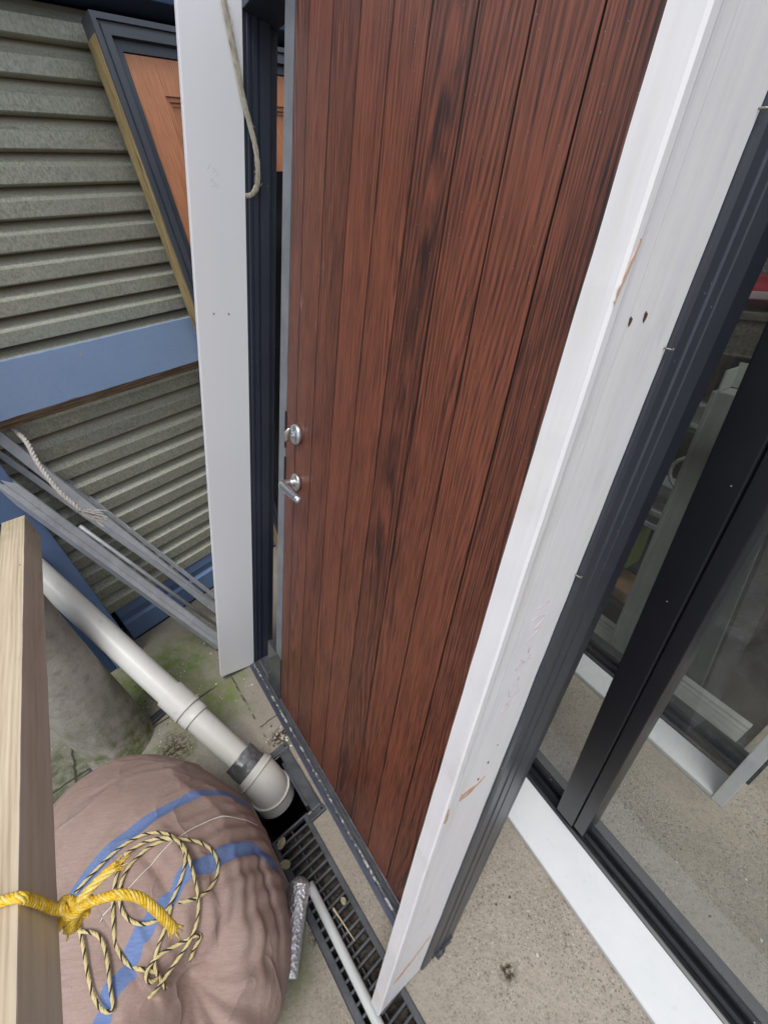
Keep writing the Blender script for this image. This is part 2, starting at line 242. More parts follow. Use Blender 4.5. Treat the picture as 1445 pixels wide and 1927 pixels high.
# ================================================================ GROUND
DD = Vector((.57, -.822, 0)); PP = Vector((.822, .57, 0)); Q0 = Vector((-.383, .565, 0))
DF = frame(Q0, DD, PP, (0, 0, 1))
def ground_mat():
    a = N('concrete_ground', .85, 0, .3); x, y, z = a.xyz()
    big = a.noise(1.7, 5, .6); mid = a.noise(9, 5, .65); fine = a.noise(60, 4, .7)
    base = a.mix(a.sat(.32, .68, big), (.37, .325, .265), (.285, .255, .21))
    base = a.mix(a.math('MULTIPLY', a.sat(.45, .8, mid), .55), base, (.44, .39, .32))
    base = a.mix(a.math('MULTIPLY', a.sat(.5, .72, fine), .45), base, (.17, .15, .125))
    base = a.mix(a.math('MULTIPLY', a.sat(.62, .74, a.noise(150, 2, .6)), .5), base, (.55, .5, .42))
    # exposed aggregate: angular dark and pale stones, more of them on the right
    wv = a.n('VectorMath'); wv.operation = 'ADD'
    nn = a.n('TexNoise'); nn.inputs['Scale'].default_value = 30; a.put(nn.inputs[0], a.P)
    sc2 = a.n('VectorMath'); sc2.operation = 'SCALE'; a.put(sc2.inputs[0], nn.outputs['Color']); sc2.inputs['Scale'].default_value = .012
    a.put(wv.inputs[0], a.P); a.put(wv.inputs[1], sc2.outputs[0]); wp = wv.outputs[0]
    right = a.sat(-.55, .05, a.math('ADD', x, a.math('MULTIPLY', a.math('SUBTRACT', big, .5), .6)))
    for s_, thr, cdk, amt in ((190., .26, (.06, .06, .06), .8), (120., .26, (.10, .095, .085), .8), (75., .2, (.12, .12, .12), .7), (150., .24, (.58, .55, .48), .6), (52., .12, (.19, .155, .12), .6), (260., .3, (.09, .08, .07), .6)):
        d = a.vor(s_, wp); cid = a.vor(s_, wp, out='Color'); cr = a.n('SeparateColor'); a.put(cr.inputs[0], cid)
        m = a.math('MULTIPLY', a.sat(thr+.1, thr, d), a.sat(.62, .66, cr.outputs[0]))
        m = a.math('MULTIPLY', a.math('MULTIPLY', m, a.sat(.25, .62, a.noise(3.3, 4, .65))), a.math('ADD', a.math('MULTIPLY', right, amt*.85), amt*.15))
        base = a.mix(m, base, cdk)
    base = a.mix(a.math('MULTIPLY', a.sat(.48, .66, a.noise(2.6, 5, .7)), .38), base, (.20, .175, .14))
    base = a.mix(a.math('MULTIPLY', a.sat(.66, .72, a.noise(24, 6, .75)), .55), base, (.10, .085, .065))
    # damp moss film between the shed and the pipe
    def blob(cx, cy, r, asp=1.):
        dx = a.math('SUBTRACT', x, cx); dy = a.math('SUBTRACT', y, cy)
        d = a.math('SQRT', a.math('ADD', a.math('MULTIPLY', dx, dx), a.math('MULTIPLY', a.math('MULTIPLY', dy, dy), asp)))
        return a.sat(r, r*.35, a.math('ADD', d, a.math('MULTIPLY', a.math('SUBTRACT', mid, .5), r*1.6)))
    left_tone = a.sat(-.45, -.75, x)  # darker grey-green tone over the left of the ground
    base = a.mix(a.math('MULTIPLY', left_tone, .45), base, (.15, .155, .13))
    for cx_, cy_, r_, asp, cm in ((-1.07, 1.22, .22, 1.2, (.13, .18, .04)), (-.83, 1.02, .17, 1., (.15, .195, .05)), (-1.25, 1.12, .2, 1, (.13, .17, .04)), (-1.0, 1.06, .1, 1, (.24, .27, .08)), (-.95, .78, .12, 1, (.10, .13, .04)), (-.42, .2, .12, 1.8, (.2, .21, .12)), (-1.3, .75, .25, 1, (.07, .09, .04))):
        b = blob(cx_, cy_, r_*1.15, asp)
        m = a.math('MULTIPLY', b, a.sat(.33, .58, a.noise(23, 6, .75)))
        base = a.mix(a.math('MULTIPLY', m, .9), base, cm)
    # brown leaf dirt and rust stains
    for cx_, cy_, r_ in ((-1.10, 1.13, .06), (-.50, .84, .06), (.17, .16, .028), (-.93, .84, .09), (-.33, .27, .03)):
        b = blob(cx_, cy_, r_)
        base = a.mix(a.math('MULTIPLY', b, a.sat(.42, .55, a.noise(70, 5, .7))), base, (.045, .028, .018))
    # paint splashes on the right
    b = blob(.86, .26, .14); base = a.mix(a.math('MULTIPLY', b, a.sat(.64, .70, a.noise(45, 6, .75))), base, (.62, .66, .66))
    wh = a.math('MULTIPLY', a.sat(.03, .02, a.vor(8., wp)), .6); base = a.mix(wh, base, (.7, .68, .62))
    # paving joints (drain-aligned)
    dx = a.math('SUBTRACT', x, Q0.x); dy = a.math('SUBTRACT', y, Q0.y)
    dd = a.math('ADD', a.math('MULTIPLY', dx, DD.x), a.math('MULTIPLY', dy, DD.y))
    pp = a.math('ADD', a.math('MULTIPLY', dx, PP.x), a.math('MULTIPLY', dy, PP.y))
    jit = a.math('MULTIPLY', a.math('SUBTRACT', a.noise(28, 4, .6), .5), .022)
    def crack(v, at, wd):
        return a.sat(wd, wd*.3, a.math('ABSOLUTE', a.math('ADD', a.math('SUBTRACT', v, at), jit)))
    c1 = a.math('MULTIPLY', crack(dd, -.385, .0035), a.math('MULTIPLY', a.sat(.0, .006, pp), a.sat(.09, .08, pp)))
    c2 = a.math('MULTIPLY', crack(pp, .003, .004), a.math('MULTIPLY', a.sat(-.25, -.26, dd), a.sat(.45, .6, a.noise(14, 3, .6))))
    c3 = a.math('MULTIPLY', crack(dd, -.69, .006), a.sat(-.05, -.1, pp))
    c4 = crack(pp, -.62, .006)
    c4 = a.math('MULTIPLY', c4, a.sat(-.3, -.4, dd))
    cr_ = a.math('MAXIMUM', a.math('MAXIMUM', c1, c2), a.math('MAXIMUM', c3, c4))
    base = a.mix(a.math('MULTIPLY', cr_, .85), base, (.03, .027, .02))
    a.color(base)
    h = a.math('ADD', a.math('MULTIPLY', a.noise(45, 6, .75), 1.), a.math('MULTIPLY', a.vor(110.), .5))
    h = a.math('SUBTRACT', h, a.math('MULTIPLY', cr_, 2.))
    a.bump(h, .55, .004); return a.m
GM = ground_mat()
bm = bmesh.new()
dl = [-60, -1.2, -.6, -.23, 0, .3, .8, 1.6, 60]; pl_ = [-60, -1.5, -.6, -.135, 0., .03, .5, 1.5, 60]
vv = {}
for i, d in enumerate(dl):
    for j, p in enumerate(pl_): vv[i, j] = bm.verts.new(DF @ Vector((d, p, 0)))
for i in range(len(dl)-1):
    for j in range(len(pl_)-1):
        if i in (4, 5, 6) and j == 3: continue
        if i == 3 and j in (3, 4): continue
        bm.faces.new((vv[i, j], vv[i+1, j], vv[i+1, j+1], vv[i, j+1]))
fixn(bm)
for f in bm.faces:
    if f.normal.z < 0: f.normal_flip()
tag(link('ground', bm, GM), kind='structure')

# ---------------------------------------------------------------- drain
plast = N('weathered_black_plastic', .5, 0, .4)
f_ = plast.noise(9, 5, .7)
plast.color(plast.mix(plast.sat(.4, .7, f_), (.045, .05, .058), (.10, .108, .118)))
plast.bump(plast.noise(120, 3), .2, .001); PL = plast.m
blk = plain('black_void', (.008, .008, .008), .9, bump=0)
silt = N('channel_silt', .9); silt.color(silt.mix(silt.sat(.4, .6, silt.noise(40, 6, .7)), (.035, .028, .02), (.13, .11, .085))).bump(silt.noise(80, 5, .7), .8, .01)
dr = root('channel_drain', 'black plastic channel drain with slotted grating at the foot of the plank door', 'drain', DF)
bm = bmesh.new()
# channel walls (open top) and the deeper sump
box(bm, 0.0, 1.6, -.134, -.131, -.12, -.003); box(bm, 0.0, 1.6, .0005, .0035, -.12, -.003)
link('channel', bm, PL, dr)
bm = bmesh.new()
box(bm, -.232, 0.0, -.138, -.1345, -.5, -.001); box(bm, -.232, 0., .0305, .034, -.5, -.001); box(bm, -.235, -.2305, -.138, .034, -.5, -.001)
box(bm, 0.0, .003, -.134, .03, -.5, -.05)
link('sump', bm, blk, dr)
bm = bmesh.new()
nx, ny = 160, 10
g = [[bm.verts.new((i*1.6/nx+.003, -.131+j*.131/ny, -.05+.014*noise.noise(Vector((i*.35, j*.6, 0)))+.006*noise.noise(Vector((i*1.3, j*2, 4))))) for j in range(ny+1)] for i in range(nx+1)]
for i in range(nx):
    for j in range(ny): bm.faces.new((g[i][j], g[i+1][j], g[i+1][j+1], g[i][j+1]))
link('silt', bm, silt.m, dr)
blk = plain('black_void', (.008, .008, .008), .9, bump=0)
obox('sump_floor', (-.232, 0, -.138, .034, -.5, -.49), blk, dr, 0)
# gully surround: raised rounded collar on the door side, with a return at its near end
bm = bmesh.new()
box(bm, -.235, .012, .012, .052, -.02, .012, .006); box(bm, .0105, .034, -.004, .055, -.03, .010, .004)
box(bm, -.262, -.233, -.02, .056, -.03, .010, .005)
box(bm, -.20, -.02, .004, .016, -.09, .004, .004)
bmesh.ops.subdivide_edges(bm, edges=[e for e in bm.edges if e.calc_length() > .1], cuts=8)
for v in bm.verts:
    n_ = noise.noise_vector(v.co*30); v.co += n_*.0022
link('gully_collar', bm, PL, dr)
for (d, p) in ((.022, .044), (-.246, .045)):
    bm = bmesh.new(); lathe(bm, [(.004, 0), (.004, .0015), (.0015, .002)], 12, Matrix.Translation((d, p, .0102))); link('screw_head', bm, blk, dr)

bm = bmesh.new()
zt, zb = .004, -.016
pit = .0247; nb = 60
box(bm, .0, nb*pit+.01, -.017, .0, -.02, zt, .003); box(bm, .09, nb*pit+.01, -.1335, -.114, -.02, zt, .003)
box(bm, .0, .092, -.1335, -.121, -.02, zt-.001, .002)
for i in range(nb):
    d = i*pit
    vs = box(bm, d-.0033, d+.0033, -.125, -.014, zb, zt-.0015, .0015)
box(bm, -.003, .004, -.1335, -.0, -.018, zt, .0015)
box(bm, 0., nb*pit, -.069, -.0645, -.022, -.012, .001)
gr = link('grating', bm, PL, dr)
# ---------------------------------------------------------------- pieces on and by the drain
PVC = plain('pale_grey_pvc', (.56, .58, .57), .4, var=.06)
bm = bmesh.new()
a_, b_ = Vector((-.358, .376, .019)), Vector((-.172, .103, .019)); e_ = b_+(b_-a_)*1.2
pts = [a_+(e_-a_)*i/30 for i in range(31)]
tube(bm, pts, .0125, 20); o = link('plastic_conduit', bm, PVC); rebase(o)
tag(o, 'thin pale grey plastic conduit lying along the slotted drain grating', 'conduit')
foil = N('crinkled_foil', .34, .85); foil.color((.78, .80, .82)).bump(foil.math('ADD', foil.noise(90, 4, .7), foil.vor(120.)), .8, .003)
film = plain('clear_wrap', (.62, .66, .68), .15, 0, spec=.8)
bm = bmesh.new()
A0, A1 = Vector((-.384, .392, .034)), Vector((-.398, .19, .03))
rings = []
NR, NS = 40, 28
ax = (A1-A0).normalized(); uu = ax.cross(Vector((0, 0, 1))).normalized(); ww = uu.cross(ax)
for i in range(NR+1):
    t = i/NR; c_ = A0.lerp(A1, t); r_ = .032*(1-.28*t)*(min(1, .35+8*t) if t < .09 else 1)
    rings.append([bm.verts.new(c_+(uu*math.cos(k*2*math.pi/NS)*1.05+ww*math.sin(k*2*math.pi/NS)*.82)*r_*(1+.04*noise.noise(Vector((i*.5, math.cos(k*.22)*5, math.sin(k*.22)*5)))+.03*noise.noise(Vector((i*.05, math.cos(k*.22)*9, math.sin(k*.22)*9))))) for k in range(NS)])
for a, b in zip(rings[:-1], rings[1:]):
    for k in range(NS): f = bm.faces.new((a[k], a[(k+1) % NS], b[(k+1) % NS], b[k])); f.smooth = True
bm.faces.new(rings[0][::-1]); bm.faces.new(rings[-1])
o = link('foil_roll', bm, foil.m); rebase(o); tag(o, 'crinkled silver foil roll lying between the brown sack and the drain grating', 'foil roll')
strawm = plain('dry_straw', (.55, .47, .3), .8)
bm = bmesh.new()
def DP(d, p, z): return DF @ Vector((d, p, z))
tube(bm, catmull([DP(.255, -.062, .006), DP(.29, -.058, .008), DP(.35, -.052, .007)], 5), .0022, 6, rf=lambda t: 1.6-t)
o = link('wood_splinter', bm, strawm); rebase(o); tag(o, 'dry pale wood splinter lying across the bars of the drain grating', 'splinter')
for (d, p, sz, lb) in ((.018, -.108, .012, 'mottled dead leaf curled over the second bar of the grating, nearest the sump'), (.075, -.122, .012, 'dry folded leaf at the edge of the grating beside the brown sack'), (.262, -.03, .007, 'small yellow leaf scrap wedged between drain bars by the white trim')):
    bm = bmesh.new(); nl = 7
    g = [[bm.verts.new((((i/nl-.5)*2)*sz*1.4, ((j/nl-.5)*2)*sz*(.25+.75*math.sqrt(max(0, 1-((i/nl-.5)*2)**2))), .35*sz*math.cos((j/nl-.5)*3)+.2*sz*noise.noise(Vector((i*.5, j*.5, d*50))))) for j in range(nl+1)] for i in range(nl+1)]
    for i in range(nl):
        for j in range(nl): bm.faces.new((g[i][j], g[i+1][j], g[i+1][j+1], g[i][j+1])).smooth = True
    o = link('dead_leaf', bm, plain('leaf_%d' % int(d*1000), (.33, .31, .19), .7, var=.3, sc_=90)); o.matrix_world = Matrix.Translation(DP(d, p, .006)) @ Matrix.Rotation(d*30+.6, 4, 'Z'); tag(o, lb, 'leaf')
# loose grit and crumbs
bm = bmesh.new(); rg = random.Random(3)
for i in range(420):
    if i < 250: x, y = rg.gauss(-.95, .25), rg.gauss(1.0, .25)
    elif i < 310: x, y = rg.gauss(-.5, .035), rg.gauss(.83, .03)
    else: x, y = rg.uniform(-.2, .9), rg.uniform(.0, .6)
    l_ = DF.inverted() @ Vector((x, y, 0))
    if -.14 < l_.y < .06 and l_.x > -.27: continue
    r_ = rg.uniform(.0012, .0038)*(1.5 if i > 250 and i < 310 else 1)
    r = bmesh.ops.create_icosphere(bm, subdivisions=1, radius=r_, matrix=Matrix.Translation((x, y, r_*.4)) @ Matrix.Rotation(rg.uniform(0, 3), 4, 'Z') @ Matrix.Diagonal((rg.uniform(.7, 1.8), 1, .6, 1)))
    mi = rg.choice((0, 0, 1, 2))
    for v in r['verts']:
        for f in v.link_faces: f.material_index = mi
o = link('grit', bm, [plain('grit_pale', (.42, .38, .3), .9), plain('grit_dark', (.05, .04, .03), .9), plain('grit_white', (.65, .62, .56), .8)])
tag(o, 'loose grit and crumbs scattered over the concrete', 'grit', kind='stuff')
# ================================================================ ROLLER SHED
WC = Vector((.71035, .70385, 0)); WN = Vector((-.70385, .71035, 0)); WA = Vector((-1.352, 1.437, 0))
WF = frame(WA, WC, WN, (0, 0, 1))
shed = root('roller_shed', 'grey-green corrugated roller shutter of a shed with blue painted post and rails', 'shed', WF)
rm = N('galvanised_shutter', .5, .25, .5); x, y, z = rm.xyz()
sp = rm.noise(1., 6, .75, rm.scale(None, (150, 150, 95))); bl = rm.noise(4, 4, .6)
c = rm.mix(rm.sat(.38, .62, sp), (.27, .28, .22), (.52, .52, .43))
c = rm.mix(rm.math('MULTIPLY', rm.sat(.4, .6, bl), .4), c, (.36, .36, .30))
fl = rm.sat(.020, .006, y)      # outer flats stay flecked; recesses hold tan dust, painted browner with depth as shade
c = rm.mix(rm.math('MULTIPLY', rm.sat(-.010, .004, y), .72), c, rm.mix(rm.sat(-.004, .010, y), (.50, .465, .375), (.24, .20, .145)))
c = rm.mix(rm.math('MULTIPLY', rm.sat(.55, .7, rm.noise(1., 5, .7, rm.scale(None, (9, 1, 40)))), .3), c, (.16, .125, .08))
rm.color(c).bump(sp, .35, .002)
def corr(bm, z0, n, p, x0=-.02, x1=3.4):
    # one pitch: recessed flat, slope out, wide proud flat, sharp step back underneath
    prof = []
    for i in range(n):
        b = z0+i*p
        prof += [(.012, b-.003), (-.020, b+.0005), (-.024, b+.003*p/.09), (-.025, b+.046*p/.09), (-.019, b+.051*p/.09), (.006, b+.080*p/.09)]
    prof.append((.010, z0+n*p))
    xs = [x0+(x1-x0)*k/24 for k in range(25)]
    g = [[bm.verts.new((xx, q[0]+.0015*noise.noise(Vector((xx*6, q[1]*9, 0))), q[1]+.001*noise.noise(Vector((xx*3, q[1]*9, 3))))) for q in prof] for xx in xs]
    for i in range(24):
        for j in range(len(prof)-1): bm.faces.new((g[i][j], g[i+1][j], g[i+1][j+1], g[i][j+1]))
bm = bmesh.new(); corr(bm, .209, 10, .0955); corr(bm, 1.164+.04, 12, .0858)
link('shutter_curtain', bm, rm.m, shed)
def blue_mat(name, c, c2, chip=.66):
    b = N(name, .48, 0, .45); f = b.noise(6, 4, .6)
    cc = b.mix(b.sat(.3, .7, f), c, c2)
    cc = b.mix(b.math('MULTIPLY', b.sat(.5, .8, b.noise(50, 4, .7)), .25), cc, tuple(q*.6 for q in c))
    cc = b.mix(b.sat(chip, chip+.015, b.noise(1., 5, .6, b.scale(None, (11, 11, 24)))), cc, (.5, .46, .38))
    b.color(cc).bump(b.noise(160, 3), .12, .001); return b.m
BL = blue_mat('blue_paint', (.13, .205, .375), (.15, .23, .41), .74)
BL2 = blue_mat('pale_blue_paint', (.25, .36, .56), (.29, .40, .60), .66)  # paler blue of the board's own paint
bm = bmesh.new()
prism(bm, [(.03, .012), (.03, .225), (-.02, .222), (-.022, .16), (-.012, .152), (-.012, .122), (-.032, .112), (-.036, .014)], -.0, 3.4, 'x'); fixn(bm)
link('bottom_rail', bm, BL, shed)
obox('dark_gap_strip', (0.0, 3.4, -.03, .03, .001, .012), blk, shed, 0)  # black strip filling the gap under the bottom rail
bm = bmesh.new(); box(bm, -.125, -.022, -.14, .1, 0, 2.5, .004); link('guide_post', bm, BL, shed)
bm = bmesh.new(); box(bm, -1.6, -.127, -.132, .1, 0, 2.5, .003)
for xx in (-.30, -.55, -.8, -1.1): box(bm, xx-.006, xx+.006, -.137, -.13, 0, 2.5)
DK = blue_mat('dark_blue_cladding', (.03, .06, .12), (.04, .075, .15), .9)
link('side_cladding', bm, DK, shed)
bm = bmesh.new(); box(bm, -1.6, 3.4, -.17, .1, 2.315, 2.62, .006); box(bm, -1.6, 3.4, -.12, .1, 2.245, 2.313, .003)
link('header_beam', bm, DK, shed)
obox('back_wall', (-1.6, 3.4, .11, .16, 0, 2.6), blk, shed, 0)
# blue board across the shutter
wooden = N('bare_weathered_timber', .8); f = wooden.noise(1., 6, .7, wooden.scale(None, (9, 120, 120)))
wooden.color(wooden.ramp(f, [(.3, (.09, .055, .035)), (.5, (.25, .17, .11)), (.7, (.48, .38, .27))])).bump(f, .5, .002)
bb = root('painted_board', 'pale blue painted timber board with a chipped bare lower edge lying across the roller shutter', 'board', WF @ Matrix.Translation((.5, -.095, 1.14)))
bm = bmesh.new(); rg = random.Random(5)
nx = 150; rows = []
for i in range(nx+1):
    xx = -1.6+i*3.9/nx; j1 = .0022*noise.noise(Vector((i*.9, 0, 0)))+.002*max(0, noise.noise(Vector((i*.35, 5, 0)))-.25)*8*.5; j2 = .003*noise.noise(Vector((i*.8, 9, 0)))
    rows.append([bm.verts.new((xx, y_, z_)) for y_, z_ in ((.03, .0365), (-.0, .0365+j1), (-.0, .207+j2), (.03, .207))])
for a, b in zip(rows[:-1], rows[1:]):
    for k in range(4): bm.faces.new((a[k], b[k], b[(k+1) % 4], a[(k+1) % 4]))
bm.faces.new(rows[0]); bm.faces.new(rows[-1][::-1]); fixn(bm)
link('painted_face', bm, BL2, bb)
bm = bmesh.new(); prism(bm, [(.030, .0), (.001, .035), (.001, .038), (.03, .038)], -1.6, 2.3, 'x')
fixn(bm); link('bare_edge', bm, wooden.m, bb)
# ================================================================ PANELLED DOOR leaning on the shed
th = math.atan2(.14, 2.18)
OU = WN*math.sin(th)+Vector((0, 0, math.cos(th))); ON = WN*math.cos(th)-Vector((0, 0, math.sin(th)))
OF = frame(WA+WN*-.29, WC, OU.cross(WC), OU)
od = root('panelled_door', 'orange oak panelled door in a dark grey frame leaning against the roller shutter behind the white board', 'door', OF)
GREY = N('anthracite_foil', .38, 0, .5); f = GREY.noise(5, 4, .6)
GREY.color(GREY.mix(GREY.sat(.3, .7, f), (.060, .068, .085), (.078, .086, .104))).bump(GREY.noise(300, 2), .08, .0005); GREY = GREY.m
NAVY = N('dark_navy_frame', .33, 0, .5); f = NAVY.noise(4, 4, .6)
c = NAVY.mix(NAVY.sat(.3, .7, f), (.020, .026, .042), (.032, .038, .056))
c = NAVY.mix(NAVY.sat(.045, .03, NAVY.vor(45.)), c, (.35, .35, .34)); NAVY.color(c).bump(NAVY.noise(200, 2), .08, .0005); NAVY = NAVY.m
def ring_frame(bm, x0, x1, z0, z1, w, y0, y1, bev=.002, mi=0):
    """mitred rectangular frame"""
    for (a, b, c_, d) in (((x0, z0), (x1, z0), (x1-w, z0+w), (x0+w, z0+w)), ((x1, z0), (x1, z1), (x1-w, z1-w), (x1-w, z0+w)),
                          ((x1, z1), (x0, z1), (x0+w, z1-w), (x1-w, z1-w)), ((x0, z1), (x0, z0), (x0+w, z0+w), (x0+w, z1-w))):
        A = [bm.verts.new((p[0], y0, p[1])) for p in (a, b, c_, d)]; B = [bm.verts.new((p[0], y1, p[1])) for p in (a, b, c_, d)]
        fs = [bm.faces.new(A), bm.faces.new(B[::-1])]+[bm.faces.new((A[(k+1) % 4], A[k], B[k], B[(k+1) % 4])) for k in range(4)]
        for f in fs: f.material_index = mi
bm = bmesh.new(); x0, x1, z0, z1 = .80, 1.78, .02, 2.19
ring_frame(bm, x0, x1, z0, z1, .014, -.004, .07); ring_frame(bm, x0+.0145, x1-.0145, z0+.0145, z1-.0145, .008, .004, .06)
ring_frame(bm, x0+.023, x1-.023, z0+.023, z1-.023, .022, -.0005, .06); fixn(bm); link('outer_frame', bm, GREY, od)
bm = bmesh.new(); ring_frame(bm, x0+.0455, x1-.0455, z0+.0455, z1-.0455, .027, .016, .06); fixn(bm); link('leaf_frame', bm, GREY, od)
OAK = wood_lam('orange_oak', (.58, .25, .125), (.44, .18, .09), k=(5., .4), A=90., B=1100., rough=.4)
bm = bmesh.new(); px0, px1, pz1 = .8735, x1-.0735, 2.115
zs = [(.0955, .28), (1.95+.072, pz1), (1.02, 1.16)]
box(bm, px0, px0+.096, .02, .05, .095, pz1, .001); box(bm, px1-.096, px1, .02, .05, .095, pz1, .001)
for a, b in zs: box(bm, px0+.0965, px1-.0965, .0205, .05, a, b, .001)
box(bm, 1.27, 1.37, .021, .05, .281, 2.0215, .001)
link('stiles_and_rails', bm, OAK, od)
bm = bmesh.new()
for (a, b) in ((px0+.0965, 1.2695), (1.3705, px1-.0965)):
    for (c_, d) in ((.2805, 1.0195), (1.1605, 2.0215)):
        ring_frame(bm, a, b, c_, d, .012, .026, .05); ring_frame(bm, a+.0125, b-.0125, c_+.0125, d-.0125, .01, .032, .05)
        box(bm, a+.023, b-.023, .035, .05, c_+.023, d-.023)
fixn(bm); link('recessed_panel', bm, OAK, od)
tim = N('yellow_packing_timber', .75); f = tim.noise(1., 5, .7, tim.scale(None, (60, 60, 6)))
c = tim.ramp(f, [(.3, (.16, .11, .05)), (.55, (.40, .30, .14)), (.75, (.50, .40, .22))])
c = tim.mix(tim.sat(.60, .66, tim.noise(1., 4, .7, tim.scale(None, (30, 30, 5)))), c, (.10, .075, .05)); tim.color(c).bump(f, .5, .002)
bm = bmesh.new(); n_ = 60
rows = []
for i in range(n_+1):
    zz = .05+i*(2.145-.05)/n_; j = .004*noise.noise(Vector((i*.7, 2, 0)))
    rows.append([bm.verts.new(v) for v in ((.797, .006+j*.8, zz), (.797, .072+j, zz), (.815, .072+j, zz), (.815, .006, zz))])
for a, b in zip(rows[:-1], rows[1:]):
    for k in range(4): bm.faces.new((a[k], b[k], b[(k+1) % 4], a[(k+1) % 4]))
bm.faces.new(rows[0]); bm.faces.new(rows[-1][::-1]); fixn(bm); link('packing_strip', bm, tim.m, od)
bm = bmesh.new(); nx, nz = 26, 90; gA = []
for o_ in (0, .006):
    gA.append([[bm.verts.new(((1.22-.27*min(1, max(0, (1.72-1.78*j/nz)/.25))-.11*min(1, max(0, (1.2-1.78*j/nz)/.3)))*(1-i/nx)+1.78*i/nx+.03*noise.noise(Vector((0, j*.09, 0))), -.05-.03*math.sin(i/nx*3.1)+.022*noise.noise(Vector((i*.2, j*.05, 2)))+o_, .02+1.78*j/nz)) for j in range(nz+1)] for i in range(nx+1)])
for g_ in gA:
    for i in range(nx):
        for j in range(nz): bm.faces.new((g_[i][j], g_[i+1][j], g_[i+1][j+1], g_[i][j+1]) if g_ is gA[0] else (g_[i][j], g_[i][j+1], g_[i+1][j+1], g_[i+1][j]))
bw = N('black_wrap', .3, 0, .6); bw.color((.012, .012, .014)).bump(bw.noise(12, 3, .5), .4, .006)
o = link('black_plastic_wrap', bm, bw.m); o.data.transform(OF); rebase(o); tag(o, 'crumpled black plastic wrap hanging in front of the orange door, seen in the gap', 'plastic wrap')
# ================================================================ MAIN DOOR UNIT (leans back about 16 degrees)
S_ = (0.537845, -0.843044, 0); B_ = (0.809718, 0.516584, -0.278384); U_ = (0.23469, 0.149727, 0.96047)
P0 = (-0.681, 1.183, 0)
UF = frame(P0, S_, B_, U_)
du = root('plank_door', 'tall rosewood-grained plank door leaning back in a navy frame with white reveal boards', 'door', UF)
LEAFX0, GX, GP_ = .247, .308, .0968
WOOD = wood_lam('rosewood_laminate', (.195, .062, .034), (.032, .015, .012), plank=(GX, GP_), k=(5.2, .5), A=190., B=760., rough=.40, pale=(.45, .33, .31))
yl = .02
bm = bmesh.new(); prof = [(LEAFX0, yl)]
g_ = GX
while g_ < 1.15:
    if g_ > LEAFX0+.02: prof += [(g_-.0018, yl), (g_-.0008, yl+.004), (g_+.0008, yl+.004), (g_+.0014, yl)]
    g_ += GP_
prof += [(1.165, yl), (1.165, yl+.044), (LEAFX0, yl+.044)]
prism(bm, prof, .018, 2.10, 'z'); fixn(bm)
for f in bm.faces:
    c_ = f.calc_center_median()
    if yl+.0010 < c_.y < yl+.0075 and f.calc_area() < .05: f.material_index = 1
leaf = link('door_leaf', bm, [WOOD, plain('dark_groove', (.022, .012, .010), .5, bump=0)], du)
MG = N('grey_edge_strip', .38, .2); f = MG.noise(12, 4, .6); MG.color(MG.mix(MG.sat(.35, .7, f), (.16, .17, .185), (.235, .245, .26))).bump(MG.noise(150, 2), .06, .0005); MG = MG.m
bm = bmesh.new(); prism(bm, [(.195, yl), (.2425, yl), (.2425, yl+.008), (.2465, yl+.008), (.2465, yl+.044), (.195, yl+.044)], .018, 2.10, 'z'); fixn(bm)
link('edge_strip', bm, MG, leaf)
bm = bmesh.new(); box(bm, .236, .2468, yl-.0015, yl+.006, 1.115, 1.225); box(bm, .236, .2468, yl-.0015, yl+.006, .985, 1.085)
link('lock_keep', bm, blk, leaf)
SATIN = N('satin_aluminium', .32, .9); SATIN.color((.62, .63, .64)).bump(SATIN.noise(1., 2, .5, SATIN.scale(None, (30, 30, 300))), .12, .0006); SATIN = SATIN.m
RX = Matrix.Rotation(math.radians(90), 4, 'X')   # local z -> -y (outwards)
def at_face(s, u): return Matrix.Translation((s, yl-.0005, u)) @ RX
bm = bmesh.new(); M_ = at_face(.328, 1.035)
lathe(bm, [(.0265, 0), (.0265, .007), (.0245, .0095), (.0125, .010), (.0115, .014), (.0105, .028)], 40, M_)
p = [Vector((.328, yl-.02, 1.035)), Vector((.328, yl-.038, 1.035)), Vector((.331, yl-.047, 1.0345)), Vector((.342, yl-.051, 1.034)), Vector((.38, yl-.051, 1.032)), Vector((.432, yl-.049, 1.030))]
tube(bm, catmull(p, 8), .0105, 16, rf=lambda t: 1+.22*math.sin(min(1, t*1.15)*math.pi))
bmesh.ops.create_uvsphere(bm, u_segments=16, v_segments=10, radius=.0106, matrix=Matrix.Translation((.432, yl-.049, 1.030)))
for f in bm.faces: f.smooth = True
link('lever_handle', bm, SATIN, leaf)
bm = bmesh.new(); M_ = at_face(.322, 1.180)
lathe(bm, [(.029, 0), (.0292, .009), (.0265, .014), (.0175, .0155), (.009, .016), (.0085, .026)], 40, M_)
n_ = 20; rr = []
vs = bmesh.ops.create_uvsphere(bm, u_segments=20, v_segments=14, radius=1, matrix=Matrix.Translation((.322, yl-.032, 1.180)) @ Matrix.Rotation(.45, 4, 'Y') @ Matrix.Diagonal((.0085, .013, .025, 1)))
for f in bm.faces: f.smooth = True
link('thumb_turn', bm, SATIN, leaf)
# end block and side opening
SMK = N('smoky_block', .2, 0, .6); SMK.color((.05, .058, .058)); 
obox('end_block', (.12, .2435, .0165, .064, .010, .235), SMK.m, du, .001)
BLKN = plain('blackish_navy', (.014, .018, .028), .4, bump=.05)
